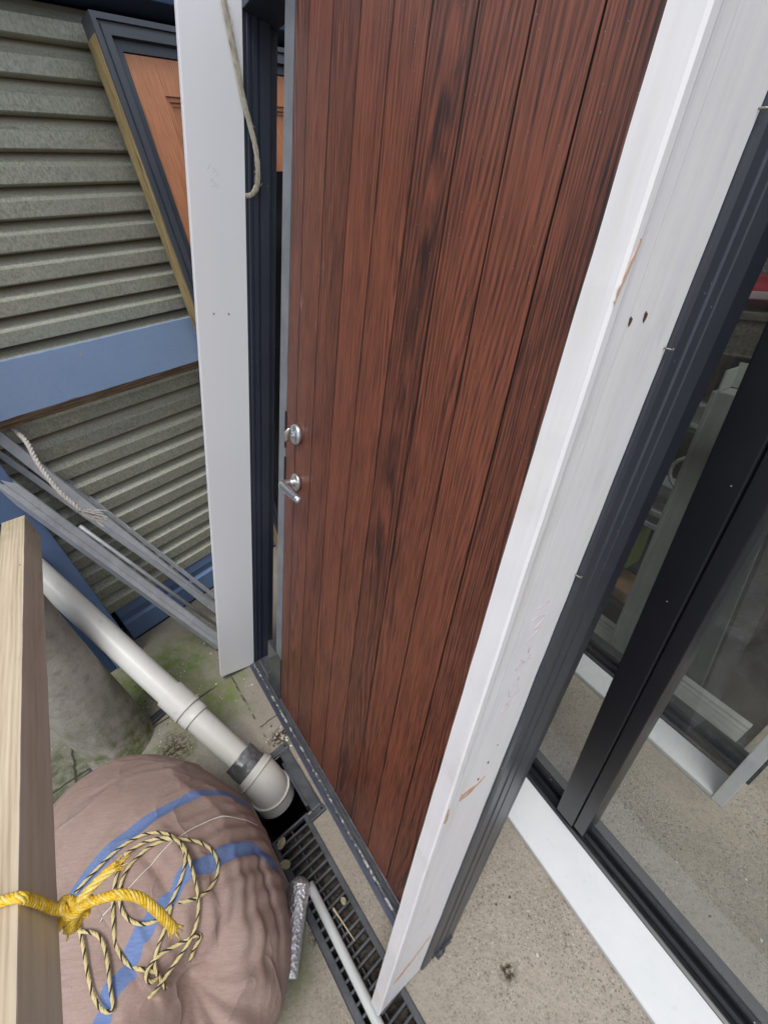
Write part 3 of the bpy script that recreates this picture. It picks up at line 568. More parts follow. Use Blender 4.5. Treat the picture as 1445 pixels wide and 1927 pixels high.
# sill
sm_ = N('worn_sill', .42, .55); x, y, z = sm_.xyz()
f = sm_.noise(1., 4, .6, sm_.scale(None, (30, 200, 200)))
c = sm_.mix(sm_.sat(.35, .65, f), (.085, .092, .105), (.17, .18, .195))
chip = sm_.math('MULTIPLY', sm_.sat(.50, .56, sm_.noise(1., 4, .7, sm_.scale(None, (38, 60, 60)))), sm_.math('MULTIPLY', sm_.sat(-.0085, -.006, y), sm_.sat(.0005, -.001, y)))
c = sm_.mix(chip, c, (.62, .62, .6)); c = sm_.mix(sm_.math('MULTIPLY', sm_.sat(-.0055, -.0085, y), .6), c, (.035, .045, .085))
sm_.color(c).bump(sm_.noise(300, 3), .3, .001)
bm = bmesh.new()
pr = [(-.022, -.004), (-.022, .001), (-.0175, .004), (-.008, .0065), (-.0065, .010), (0., .011), (.001, .008), (.0045, .008), (.0055, .0125), (.014, .0125), (.015, .009), (.018, .009), (.0185, .013), (.028, .016), (.030, .013), (.034, .013), (.036, .019), (.078, .0235), (.078, -.004)]
rows = []; NSX = 60
for i in range(NSX+1):
    xx = 0.0+1.175*i/NSX; rows.append([bm.verts.new((xx, q[0], q[1])) for q in pr])
for a, b in zip(rows[:-1], rows[1:]):
    for k in range(len(pr)): bm.faces.new((a[k], b[k], b[(k+1) % len(pr)], a[(k+1) % len(pr)]))
bm.faces.new(rows[0]); bm.faces.new(rows[-1][::-1]); fixn(bm)
o = link('sill', bm, sm_.m, du); clampground(o, .002)
# jambs: left one shows its inner face, right one its outer face
def jamb(name, prof, z0, z1, m):
    bm = bmesh.new(); prism(bm, prof, z0, z1, 'z'); fixn(bm); o = link(name, bm, m, du); clampground(o, .002); return o
NAVR = N('slate_blue_frame', .36, 0, .5); f = NAVR.noise(4, 4, .6); NAVR.color(NAVR.mix(NAVR.sat(.045, .03, NAVR.vor(45.)), NAVR.mix(NAVR.sat(.3, .7, f), (.034, .039, .052), (.048, .054, .068)), (.4, .4, .38))).bump(NAVR.noise(200, 2), .08, .0005); NAVR = NAVR.m
L_ = [(-.03, .002), (-.002, .002), (-.002, .010), (-.0005, .0115), (-.0005, .018), (-.004, .020), (-.004, .024), (0, .0255), (0, .036), (-.006, .0385), (-.006, .042), (-.001, .0435), (-.001, .070), (-.014, .071), (-.014, .095), (-.03, .095)]
jamb('frame_jamb', L_, .012, 2.12, NAVY)
R__ = [(1.150, -.012), (1.184, -.012), (1.186, -.004), (1.186, .018), (1.183, .0195), (1.183, .023), (1.187, .0245), (1.187, .045), (1.182, .047), (1.182, .052), (1.1865, .0535), (1.1865, .096), (1.150, .096)]
jamb('frame_jamb', R__, .0, 2.12, NAVR)
bm = bmesh.new(); V8 = [bm.verts.new(v) for v in ((1.150, .0965, 0), (1.185, .0965, 0), (1.185, .098, 0), (1.150, .098, 0), (1.150, .0965, 2.12), (1.185, .0965, 2.12), (1.185, .165, 2.12), (1.150, .165, 2.12))]
for f in ((3, 2, 1, 0), (4, 5, 6, 7), (0, 1, 5, 4), (1, 2, 6, 5), (2, 3, 7, 6), (3, 0, 4, 7)): bm.faces.new([V8[i] for i in f])
o = link('back_flange', bm, BLKN, du); clampground(o, .002)
obox('frame_head', (-.03, 1.187, .0, .095, 2.1205, 2.17), NAVY, du, .002)
# bracket at the foot of the right jamb
bm = bmesh.new(); vs = box(bm, 1.160, 1.192, .052, .084, .024, .05, .003); box(bm, 1.186, 1.196, .03, .06, .012, .03, .002)
bmesh.ops.subdivide_edges(bm, edges=bm.edges[:], cuts=2)
for v in bm.verts: v.co += noise.noise_vector(v.co*60)*.006
o = link('corner_bracket', bm, PL, du); clampground(o, .003)
WH = N('white_coated_board', .42, 0, .5); f = WH.noise(1., 4, .6, WH.scale(None, (4, 4, .8)))
c = WH.mix(WH.sat(.3, .7, f), (.80, .81, .84), (.84, .85, .865)); sp = WH.sat(.02, .012, WH.vor(13.)); c = WH.mix(WH.math('MULTIPLY', sp, .6), c, (.2, .15, .12)); WH.color(c).bump(WH.noise(250, 2), .05, .0004); WH = WH.m
bm = bmesh.new(); box(bm, -.020, 0., -.147, .0, .0, 2.14, .0015)
left = link('reveal_board', bm, WH, du)
left['label'] = 'smooth white reveal board on the left of the door'
bm = bmesh.new()
for (b, u) in ((-.101, 1.455), (-.058, 1.459)):
    lathe(bm, [(.0022, 0), (.0022, .0008), (.001, .001)], 10, Matrix.Translation((.0002, b, u)) @ Matrix.Rotation(math.pi/2, 4, 'Y'))
link('nail_hole', bm, plain('rusty_hole', (.16, .07, .03), .8), left)
bm = bmesh.new()
for st in DATA['pencil']: tube(bm, [Vector((q[0]-.0008, q[1], q[2])) for q in st] if len(st) < 3 else catmull([(q[0]-.0008, q[1], q[2]) for q in st], 6), .00030, 5)
link('pencil_mark', bm, plain('pencil', (.50, .505, .52), .6, bump=0), left)
GWM = N('grubby_white_paint', .55, 0, .4); f = GWM.noise(1., 5, .65, GWM.scale(None, (50, 50, 3)))
c = GWM.mix(GWM.sat(.35, .65, f), (.76, .745, .77), (.81, .80, .80))
c = GWM.mix(GWM.math('MULTIPLY', GWM.sat(.55, .75, GWM.noise(1., 4, .6, GWM.scale(None, (35, 35, 2.5)))), .5), c, (.66, .65, .57))
c = GWM.mix(GWM.math('MULTIPLY', GWM.sat(.60, .72, GWM.noise(1., 4, .6, GWM.scale(None, (8, 20, 7)))), .35), c, (.56, .53, .44))
c = GWM.mix(GWM.math('MULTIPLY', GWM.sat(.07, .05, GWM.noise(1., 4, .7, GWM.scale(None, (60, 60, 60)))), .5), c, (.3, .22, .15))
GWM.color(c).bump(GWM.noise(1., 5, .7, GWM.scale(None, (160, 160, 10))), .3, .001); GWM = GWM.m
bm = bmesh.new()
pr = [(1.153, -.150), (1.1795, -.150), (1.1822, -.1475), (1.1822, -.138), (1.1812, -.134), (1.1806, -.128), (1.1805, -.124), (1.1803, -.112), (1.1800, -.110), (1.180, -.105), (1.180, -.0135), (1.153, -.0135)]
rows = []; NZ = 90
for i in range(NZ+1):
    zz = -.003+2.13*i/NZ
    rows.append([bm.verts.new((q[0]+.0006*noise.noise(Vector((q[0]*40, q[1]*40, i*.35))), q[1]+.0008*noise.noise(Vector((q[1]*30, 3, i*.5))), zz)) for q in pr])
for a, b in zip(rows[:-1], rows[1:]):
    for k in range(len(pr)): bm.faces.new((a[k], b[k], b[(k+1) % len(pr)], a[(k+1) % len(pr)]))
bm.faces.new(rows[0]); bm.faces.new(rows[-1][::-1]); fixn(bm)
right = link('reveal_board', bm, GWM, du); right['label'] = 'grubby white timber board on the right of the door with scrapes and faint writing'
clampground(right, .002)
bare = N('bare_pink_wood', .7); bare.color(bare.ramp(bare.noise(1., 4, .7, bare.scale(None, (80, 200, 40))), [(.3, (.45, .27, .18)), (.55, (.62, .44, .33)), (.8, (.72, .62, .55))])); bare = bare.m
def scrape(pts, name='paint_scrape', m=bare, x=1.1806):
    bm = bmesh.new(); rg = random.Random(len(pts)*7+int(abs(pts[0][0])*1e4))
    P = []
    for (a, b) in zip(pts, pts[1:]+pts[:1]):
        for k in range(6):
            t = k/6; P.append((a[0]*(1-t)+b[0]*t+rg.uniform(-.0008, .0008), a[1]*(1-t)+b[1]*t+rg.uniform(-.0015, .0015)))
    A = [bm.verts.new((x, p[0], p[1])) for p in P]; B = [bm.verts.new((x-.0006, p[0], p[1])) for p in P]
    bm.faces.new(A)
    for k in range(len(P)): bm.faces.new((A[k], A[(k+1) % len(P)], B[(k+1) % len(P)], B[k]))
    fixn(bm); return link(name, bm, m, right)
scrape([(-.1385, 1.592), (-.1405, 1.592), (-.1465, 1.568), (-.149, 1.550), (-.1475, 1.548), (-.1415, 1.57)], x=1.1826)
scrape([(-.1175, .872), (-.1145, .868), (-.075, .862), (-.058, .868), (-.059, .858), (-.09, .845), (-.1155, .850)])
scrape([(-.146, .862), (-.1425, .864), (-.137, .840), (-.1385, .818), (-.1455, .826)], x=1.1826)
scrape([(-.128, .14), (-.121, .162), (-.07, .195), (-.030, .235), (-.029, .218), (-.065, .178), (-.11, .14)])
for (b, u, r) in ((-.0835, 1.545, .0030), (-.108, 1.539, .0026), (-.065, .905, .0018), (-.078, .873, .0018), (-.055, .94, .001)):
    bm = bmesh.new()
    A = [bm.verts.new((1.1808, b+r*math.cos(k*.7)*(1+.3*math.sin(k*2.3)), u+r*1.4*math.sin(k*.7)*(1+.3*math.cos(k*1.7)))) for k in range(9)]
    B = [bm.verts.new((1.1799, v.co.y, v.co.z)) for v in A]; bm.faces.new(A)
    for k in range(9): bm.faces.new((A[k], A[(k+1) % 9], B[(k+1) % 9], B[k]))
    if r > .003: tube(bm, [Vector((1.1808, b-r*.6, u-.010)), Vector((1.1809, b, u)), Vector((1.1808, b+r*.5, u+.012))], .0003, 5)
    fixn(bm); link('nail_hole', bm, plain('rust_hole', (.10, .045, .025), .8, bump=0), right)
bm = bmesh.new()
for st in DATA['hand']: tube(bm, [Vector(q) for q in st] if len(st) < 3 else catmull(st, 6), .00038, 5)
link('handwriting', bm, plain('violet_pencil', (.60, .47, .55), .6, bump=0), right)
for (b, u) in ((-.0185, 1.523), (-.0175, 1.250), (-.0175, 1.704)):
    bm = bmesh.new(); tube(bm, catmull([(1.178, b, u), (1.186, b+.001, u-.001), (1.1875, b+.003, u-.001)], 4), .0010, 8)
    lathe(bm, [(.0016, 0), (.0019, .0005), (.0019, .001)], 10, Matrix.Translation((1.187, b+.003, u-.001)) @ Matrix.Rotation(.9, 4, 'Z') @ Matrix.Rotation(math.pi/2, 4, 'Y'))
    link('nail', bm, plain('nail_steel', (.22, .21, .19), .4, .8), right)
# frayed strap hanging over the left board
strp = N('frayed_tan_strap', .75); f = strp.noise(1., 4, .7, strp.scale(None, (200, 200, 40)))
strp.color(strp.ramp(f, [(.3, (.24, .21, .16)), (.6, (.50, .46, .37)), (.8, (.64, .61, .53))])).bump(f, .5, .001)
bm = bmesh.new(); pts = resample(catmull([(q[0]+.004, q[1], q[2]) for q in DATA['strap']], 10), .004); fr = frames(pts); rows = []
for i, (p, (t, u, v)) in enumerate(zip(pts, fr)):
    side = Vector((0, 1, 0))-t*t.y; side = side.normalized() if side.length > .2 else Vector((1, 0, 0)); nn_ = t.cross(side)
    hw_ = .0072*(1+.22*noise.noise(Vector((i*.45, 0, 0))))*(1 if i/len(pts) < .93 else .8); bend = .0012
    rows.append([bm.verts.new(UF @ q) for q in (p-side*hw_, p+nn_*bend-side*hw_*.4, p+nn_*bend+side*hw_*.4, p+side*hw_, p-nn_*.001+side*hw_*.5, p-nn_*.001-side*hw_*.5)])
for a, b in zip(rows[:-1], rows[1:]):
    for k in range(6): bm.faces.new((a[k], a[(k+1) % 6], b[(k+1) % 6], b[k]))
rg = random.Random(9)
for i in (6, 9, 15, 16, 24, 25, 33, 34, 60, 84, 88, 90, 91):
    if i < len(pts)-1:
        p = pts[i]; t = fr[i][0]; s_ = rg.choice((-1, 1)); q0 = p+Vector((0, s_*.005, 0))
        tube(bm, [UF @ q0, UF @ (q0+Vector((.002, s_*.004, 0))-t*.004), UF @ (q0+Vector((.003, s_*.006, 0))-t*.014*rg.random())], .0006, 4)
fixn(bm); o = link('packing_strap', bm, strp.m); rebase(o); tag(o, 'frayed pale tan packing strap hanging down over the smooth white board', 'strap')
# ================================================================ GLAZED UNITS
GF = frame((0.263, 0.491, 0), (0.432103, -0.901824, 0), (0.900166, 0.431308, -0.060625), (0.054673, 0.026196, 0.998161))
def glass_mat(name, tint=(.955, .965, .955)):
    m = bpy.data.materials.new(name); m.use_nodes = True; t = m.node_tree; t.nodes.remove(t.nodes['Principled BSDF'])
    out = [n for n in t.nodes if n.type == 'OUTPUT_MATERIAL'][0]
    tr = t.nodes.new('ShaderNodeBsdfTransparent'); tr.inputs[0].default_value = (*tint, 1)
    gl = t.nodes.new('ShaderNodeBsdfGlossy'); gl.inputs['Roughness'].default_value = .004; gl.inputs[0].default_value = (.9, .9, .9, 1)
    fr = t.nodes.new('ShaderNodeFresnel'); fr.inputs[0].default_value = 1.5; mx = t.nodes.new('ShaderNodeMixShader')
    ns = t.nodes.new('ShaderNodeTexNoise'); ns.inputs['Scale'].default_value = 30; ns.inputs['Detail'].default_value = 5
    df = t.nodes.new('ShaderNodeBsdfDiffuse'); df.inputs[0].default_value = (.5, .5, .48, 1)
    rp = t.nodes.new('ShaderNodeMapRange'); rp.inputs[1].default_value = .5; rp.inputs[2].default_value = .8; rp.inputs[3].default_value = .03; rp.inputs[4].default_value = .09  # diffuse dust film, raised to stand in for hazy reflections
    mx2 = t.nodes.new('ShaderNodeMixShader')
    ge = t.nodes.new('ShaderNodeNewGeometry'); ml = t.nodes.new('ShaderNodeMath'); ml.operation = 'MULTIPLY'; iv = t.nodes.new('ShaderNodeMath'); iv.operation = 'SUBTRACT'; iv.inputs[0].default_value = 1
    t.links.new(ge.outputs['Backfacing'], iv.inputs[1]); t.links.new(fr.outputs[0], ml.inputs[0]); t.links.new(iv.outputs[0], ml.inputs[1]); t.links.new(ml.outputs[0], mx.inputs[0]); t.links.new(tr.outputs[0], mx.inputs[1]); t.links.new(gl.outputs[0], mx.inputs[2])
    t.links.new(ns.outputs[0], rp.inputs[0]); t.links.new(rp.outputs[0], mx2.inputs[0]); t.links.new(mx.outputs[0], mx2.inputs[1]); t.links.new(df.outputs[0], mx2.inputs[2])
    t.links.new(mx2.outputs[0], out.inputs[0]); return m
GLS = glass_mat('dusty_hazed_glass')
BLK = N('black_aluminium', .33, 0, .5); f = BLK.noise(4, 4, .6)
c = BLK.mix(BLK.sat(.3, .7, f), (.013, .014, .019), (.019, .020, .026)); c = BLK.mix(BLK.sat(.028, .018, BLK.vor(16.)), c, (.45, .44, .4)); BLK.color(c).bump(BLK.noise(300, 2), .06, .0004); BLK = BLK.m
SILLW = N('white_sill', .35, 0, .5); c = SILLW.mix(SILLW.sat(.3, .7, SILLW.noise(9, 5, .7)), (.64, .665, .68), (.70, .715, .72))
c = SILLW.mix(SILLW.sat(.022, .014, SILLW.vor(7.)), c, (.05, .05, .04)); c = SILLW.mix(SILLW.math('MULTIPLY', SILLW.sat(.6, .72, SILLW.noise(60, 4, .7)), .25), c, (.4, .38, .33)); SILLW.color(c).bump(SILLW.noise(200, 3), .1, .001); SILLW = SILLW.m
def rail(bm, x0, x1, b0):
    prof = [(b0, .001), (b0, .037), (b0+.008, .040), (b0+.012, .040), (b0+.0125, .030), (b0+.017, .030), (b0+.018, .058), (b0+.024, .066), (b0+.028, .062), (b0+.0285, .05), (b0+.034, .05), (b0+.035, .085), (b0+.040, .092), (b0+.075, .092), (b0+.075, .001)]
    prism(bm, [(p[0], p[1]) for p in prof], x0, x1, 'x')
gu = root('glazed_door', 'black framed glazed door with a white sill standing to the right of the plank door', 'glazed door', GF)
bm = bmesh.new(); prism(bm, [(0, .004), (-.001, .024), (.002, .0275), (.128, .033), (.128, .004)], -1.3, 1.2, 'x'); fixn(bm)
o = link('white_sill', bm, SILLW, gu); clampground(o, .002)
bm = bmesh.new(); rail(bm, -1.3, 1.2, .1285); fixn(bm)
o = link('bottom_rail', bm, BLK, gu); clampground(o, .002)
bm = bmesh.new()   # perished gasket lumps along the track
rg = random.Random(12)
pts = [Vector((-.1+i*.012, .1465+.0025*noise.noise(Vector((i*.3, 0, 0)))+(.004*math.sin(i*.9) if 24 < i < 36 else 0), .038+.003*noise.noise(Vector((i*.4, 7, 0))))) for i in range(90)]
tube(bm, pts, .0042, 8); link('gasket', bm, blk, gu)
bm = bmesh.new(); box(bm, .083, .1385, .126, .20, .070, 2.1, .002); link('stile', bm, BLK, gu)
bm = bmesh.new(); box(bm, .1405, .172, .132, .20, .072, 2.1, .002); link('stile', bm, BLK, gu)
bm = bmesh.new(); box(bm, -1.3, -1.22, .128, .204, .094, 2.1, .002); link('stile', bm, BLK, gu)
bm = bmesh.new(); box(bm, 1.12, 1.2, .128, .204, .094, 2.1, .002); link('stile', bm, BLK, gu)
bm = bmesh.new(); box(bm, -1.3, 1.2, .128, .204, 2.1005, 2.18, .002); link('top_rail', bm, BLK, gu)
bm = bmesh.new(); box(bm, -1.222, .0845, .1655, .1695, .085, 2.105); link('glass_pane', bm, GLS, gu)
bm = bmesh.new(); box(bm, .1715, 1.122, .1655, .1695, .085, 2.105); link('glass_pane', bm, GLS, gu)
# second glazed unit behind
GLS2 = glass_mat('grimy_glass', (.88, .895, .88))
g2 = root('glazed_door', 'second glazed door standing behind the first, with a white sill and a white end board', 'glazed door', GF @ Matrix.Translation((0, .58, .036)))
def g2c(o): clampground(o, .002); return o
bm = bmesh.new(); prism(bm, [(0, .0), (-.001, .020), (.002, .0235), (.093, .029), (.093, .0)], -1.3, .3015, 'x'); fixn(bm); g2c(link('white_sill', bm, SILLW, g2))
bm = bmesh.new(); rail(bm, -1.3, .3015, .0935); fixn(bm); g2c(link('bottom_rail', bm, BLK, g2))
bm = bmesh.new(); box(bm, .303, .335, -.003, .13, .0, 2.1, .002); g2c(link('end_board', bm, SILLW, g2))
bm = bmesh.new(); box(bm, .303, .345, .132, .175, .0, 2.1, .002); g2c(link('stile', bm, BLK, g2))
bm = bmesh.new(); box(bm, -1.3, -1.2, .09, .17, .1, 2.1, .002); link('stile', bm, BLK, g2)
bm = bmesh.new(); box(bm, -1.3, .345, .0, .175, 2.1005, 2.16, .002); link('top_rail', bm, BLK, g2)
bm = bmesh.new(); box(bm, -1.21, .304, .13, .134, .09, 2.105); link('glass_pane', bm, GLS2, g2)
# third low sill
g3 = root('window_sill_board', 'dull white moulded sill board lying behind the second glazed door', 'sill board', GF @ Matrix.Translation((0, .80, .05)))
bm = bmesh.new(); prism(bm, [(0, .0), (0, .012), (.060, .018), (.063, .022), (.075, .023), (.078, .018), (.082, .018), (.085, .026), (.11, .028), (.11, 0)], -1.2, .255, 'x'); fixn(bm); g2c(link('sill_moulding', bm, plain('dull_white', (.42, .43, .41), .5, var=.1), g3))
# tall narrow grey-white window frame leaning behind
wf = root('narrow_window_frame', 'tall narrow grey-white window frame with an open hollow top end, seen through the left pane', 'window frame', GF @ Matrix.Translation((0, .76, .046)))
GW = N('dirty_grey_white', .5); x, y, z = GW.xyz(); c = GW.mix(GW.sat(.35, .65, GW.noise(1., 5, .7, GW.scale(None, (40, 40, 5)))), (.36, .38, .38), (.46, .47, .45))
c = GW.mix(GW.math('MULTIPLY', GW.math('MULTIPLY', GW.sat(.75, .95, z), GW.sat(1.08, .95, z)), .8), c, (.06, .045, .03)); GW.color(c); GW = GW.m
SK = Matrix.Identity(4); SK[0][2] = .012     # slight sideways lean
bm = bmesh.new()
box(bm, -.214, -.135, .0, .06, .0, 1.135, .003, M=SK); box(bm, -.2135, -.2035, -.006, -.0005, .0, 1.135, .001, M=SK); box(bm, -.14, -.1355, -.004, -.0005, .0, 1.0, .001, M=SK)
g2c(link('upright', bm, GW, wf))
bm = bmesh.new()
box(bm, -.134, .20, .0, .06, 1.09, 1.13, .003, M=SK); link('top_bar', bm, GW, wf)
bm = bmesh.new()
box(bm, -.205, .20, .061, .066, 1.136, 1.20, .001, M=SK); box(bm, -.205, -.20, .0, .06, 1.1365, 1.19, .001, M=SK); box(bm, -.17, .2, .02, .05, 1.1365, 1.146, .001, M=SK)
link('profile_end', bm, plain('offwhite_pvc', (.6, .61, .57), .4), wf)
# ---------------------------------------------------------------- store behind: rack and goods; wall and cover added to keep it dark
shelter = root('added_shelter', 'added dark store with a black back wall behind the glazed doors', 'added shelter', GF)
DKW = plain('dark_cladding', (.03, .032, .03), .8, var=.4, sc_=6, bump=.3)
bm = bmesh.new()
box(bm, -3.2, 1.6, 2.15, 2.2, -.2, 2.4)
for i in range(24): box(bm, -3.2+i*.2, -3.17+i*.2, 2.13, 2.149, -.2, 2.4)
o = link('back_wall', bm, DKW, shelter); clampground(o, .001)
obox('shade_roof', (-3.2, 1.6, .95, 2.3, 2.4, 2.44), DKW, shelter, 0)  # cover added to block the sky behind the glazed doors
TIMB = N('grey_old_timber', .85); f = TIMB.noise(1., 6, .7, TIMB.scale(None, (8, 90, 90))); TIMB.color(TIMB.ramp(f, [(.3, (.05, .045, .04)), (.55, (.17, .15, .12)), (.75, (.30, .27, .21))])).bump(f, .5, .002); TIMB = TIMB.m
rk = root('storage_rack', 'dark timber storage rack loaded with odds and ends behind the glazed doors', 'rack', GF)
for xx in (-1.6, -.62, .34):
    bm = bmesh.new(); box(bm, xx-.03, xx+.03, 1.22, 1.28, 0, 1.75, .003); box(bm, xx-.03, xx+.03, 1.75, 1.81, 0, 1.75, .003); o = link('upright', bm, DKW, rk); clampground(o, .002)
for zz in (.15, .52, .86, 1.285):
    obox('shelf', (-1.65, .4, 1.2, 1.8, zz, zz+.022), TIMB if zz > 1 else DKW, rk, .002)
def thing_box(name, label, cat, dims, m, M=None, bev=.006, rough=True):
    bm = bmesh.new(); box(bm, *dims, bev=bev); bmesh.ops.subdivide_edges(bm, edges=[e for e in bm.edges if e.calc_length() > .04], cuts=3)
    if rough:
        for v in bm.verts: v.co += noise.noise_vector(v.co*14)*.006
    o = link(name, bm, m); o.matrix_world = GF @ (M or Matrix.Identity(4)); o.data.transform(o.matrix_world); o.matrix_world = Matrix.Identity(4); rebase(o)
    return tag(o, label, cat)
REDM = plain('red_plastic', (.45, .03, .05), .35, var=.25)
rb = root('plastic_sack', 'red plastic sack with blue and white print lying on the top shelf of the rack', 'sack', GF @ Matrix.Translation((-.30, 1.32, 1.3088)))
bm = bmesh.new(); vs = bmesh.ops.create_uvsphere(bm, u_segments=40, v_segments=20, radius=1, matrix=Matrix.Translation((0, 0, .05)) @ Matrix.Diagonal((.30, .10, .05, 1)))
for v in bm.verts: v.co += noise.noise_vector(v.co*18)*.008; v.co.z = max(v.co.z, .002)
for f in bm.faces: f.smooth = True
link('sack_body', bm, REDM, rb)
bm = bmesh.new(); box(bm, -.16, -.135, -.104, -.100, .035, .055, .004); link('printed_emblem', bm, plain('blue_ink', (.12, .2, .5), .4), rb)
bm = bmesh.new(); box(bm, -.125, -.02, -.1065, -.102, .035, .058, .003); link('printed_patch', bm, plain('pale_ink', (.65, .5, .52), .4), rb)
thing_box('silver_sheet', 'crumpled silver sheet folded behind the red sack on the rack', 'sheet', (-.60, .1, 1.46, 1.58, 1.31, 1.50), foil.m)
thing_box('timber_baulk', 'grey-brown timber baulk lying on the rack under the red sack', 'timber', (-1.2, .36, 1.205, 1.30, 1.17, 1.284), TIMB)
thing_box('cardboard_box', 'brown cardboard box on the middle shelf seen beside the door frame', 'box', (-.78, -.50, 1.24, 1.5, .885, 1.12), plain('brown_card', (.20, .13, .075), .8))
thing_box('grey_tub', 'grey tub with a flat lid on the middle shelf in front of the cardboard box', 'tub', (-.46, -.22, 1.23, 1.45, .884, .98), plain('grey_tub', (.22, .23, .21), .5))
thing_box('green_bag', 'lime green paper bag on the low shelf behind the left pane', 'bag', (-.50, -.36, 1.0, 1.1, .30, .50), plain('lime_paper', (.22, .27, .07), .6), bev=.01)
thing_box('tan_plank', 'short tan plank end lying low behind the left pane', 'plank', (-.62, -.30, .96, 1.1, .16, .22), plain('tan_plank', (.38, .22, .13), .7))
for i, (xa, za, cc, lb) in enumerate(((-.50, .60, (.5, .52, .5), 'upper white slat in the pile behind the left pane'), (-.56, .69, (.22, .25, .25), 'wide grey slat above the white slats behind the left pane'), (-.48, .545, (.55, .57, .56), 'lower short white slat in the pile behind the left pane'))):
    thing_box('slat', lb, 'slat', (xa, xa+.3, 1.0, 1.08, za, za+.022+.03*(i == 1)), plain('slat_%d' % i, cc, .5), bev=.003)
thing_box('crate', 'dark crate holding the slats and the green bag behind the left pane', 'crate', (-.8, -.1, .93, 1.18, .0, .155), DKW, rough=False)
bm = bmesh.new(); cpt = [Vector((-.235+.055*math.cos(t*.35), .90, .86+.06*math.sin(t*.35))) for t in range(19)]
tube(bm, [GF @ p for p in cpt], .006, 8); o = link('cable_loop', bm, plain('white_cable', (.6, .62, .58), .4)); rebase(o); tag(o, 'white cable loop hanging behind the narrow window frame', 'cable')
DARKBACK = N('added_dark_backdrop', .35, 0, .5); DARKBACK.color(DARKBACK.mix(DARKBACK.sat(.7, .74, DARKBACK.noise(60, 5, .7)), (.010, .010, .009), (.12, .12, .11))).bump(DARKBACK.noise(26, 6, .7), 1., .02)  # black sheet added for darkness behind the glass; pale flecks painted as glitter
bm = bmesh.new(); nx, nz = 70, 50
def tq(i, j, o_): 
    x_ = -.10+1.75*i/nx; z_ = .0+1.27*j/nz; return Vector((x_, 1.165+.03*noise.noise(Vector((x_*5, z_*3, 0)))+.012*noise.noise(Vector((x_*16, z_*11, 4)))-.10*(1-j/nz)**3+o_, z_))
g0 = [[bm.verts.new(tq(i, j, 0)) for j in range(nz+1)] for i in range(nx+1)]; g1 = [[bm.verts.new(tq(i, j, .004)) for j in range(nz+1)] for i in range(nx+1)]
for i in range(nx):
    for j in range(nz): bm.faces.new((g0[i][j], g0[i+1][j], g0[i+1][j+1], g0[i][j+1])).smooth = True; bm.faces.new((g1[i][j], g1[i][j+1], g1[i+1][j+1], g1[i+1][j])).smooth = True
o = link('backdrop', bm, DARKBACK.m); o.data.transform(GF)
for v in o.data.vertices: v.co.z = max(v.co.z, .006)
rebase(o); tag(o, 'added black crumpled tarpaulin hanging behind the right glass pane', 'backdrop')
bm = bmesh.new(); nx, ny = 60, 30
g0 = [[bm.verts.new(GF @ Vector((-1.6+1.88*i/nx, .70+1.4*j/ny, 0))) for j in range(ny+1)] for i in range(nx+1)]
for r_ in g0:
    for v in r_: v.co.z = .004+.012*abs(noise.noise(Vector((v.co.x*9, v.co.y*9, 0))))
for i in range(nx):
    for j in range(ny): bm.faces.new((g0[i][j], g0[i+1][j], g0[i+1][j+1], g0[i][j+1])).smooth = True
bmesh.ops.solidify(bm, geom=bm.faces[:], thickness=-.003)
FLDARK = plain('added_floor_dark', (.035, .034, .028), .8, var=.5, bump=.4); o = link('darkening_sheet', bm, FLDARK); rebase(o); tag(o, 'dark sheet added to darken the ground under the second glazed door', 'dark sheet')  # dark sheet added so the ground behind the glass reads dark
gp_ = root('grey_upright', 'plain grey upright profile standing in front of the black tarpaulin', 'profile', GF @ Matrix.Translation((.05, .92, .056)) @ Matrix.Rotation(-.095, 4, 'Y'))
bm = bmesh.new(); prism(bm, [(-.03, 0), (.03, 0), (.03, .02), (.026, .02), (.026, .006), (-.026, .006), (-.026, .02), (-.03, .02)], .0, 1.5, 'z'); fixn(bm)
bm2 = bm; o = link('profile_bar', bm, plain('mid_grey_profile', (.16, .165, .17), .5), gp_)
# ================================================================ PILLAR
pil = N('mossy_concrete', .9); x, y, z = pil.xyz(); big = pil.noise(5, 6, .65)
c = pil.mix(pil.sat(.3, .7, big), (.27, .25, .22), (.44, .41, .36)); c = pil.mix(pil.math('MULTIPLY', pil.sat(.5, .7, pil.noise(30, 5, .7)), .45), c, (.13, .12, .10))
mk = pil.math('MULTIPLY', pil.sat(.46, .10, pil.math('ADD', z, pil.math('MULTIPLY', pil.noise(12, 4, .6), .12))), pil.sat(.42, .62, pil.noise(16, 6, .75)))
c = pil.mix(mk, c, (.10, .135, .02)); pil.color(c).bump(pil.noise(11, 8, .72), .55, .010)
bm = bmesh.new(); NR, NS = 70, 64
pc = Vector((1.47*math.sin(math.radians(-52.4)), 1.47*math.cos(math.radians(-52.4)), 0)); rows = []
for i in range(NR+1):
    zz = 1.9*(i/NR)**1.3; r_ = .112+.010*math.exp(-zz*14)
    rows.append([bm.verts.new((pc.x+(r_+.004*noise.noise(Vector((math.cos(a)*2, math.sin(a)*2, zz*5))))*math.cos(a), pc.y+(r_+.004*noise.noise(Vector((math.cos(a)*2, math.sin(a)*2, zz*5))))*math.sin(a), zz)) for a in [k*2*math.pi/NS for k in range(NS)]])
for a, b in zip(rows[:-1], rows[1:]):
    for k in range(NS): bm.faces.new((a[k], a[(k+1) % NS], b[(k+1) % NS], b[k])).smooth = True
bm.faces.new(rows[-1]); o = link('concrete_pillar', bm, pil.m); rebase(o)
tag(o, 'round rough concrete pillar with moss at its foot behind the brown sack', 'pillar')
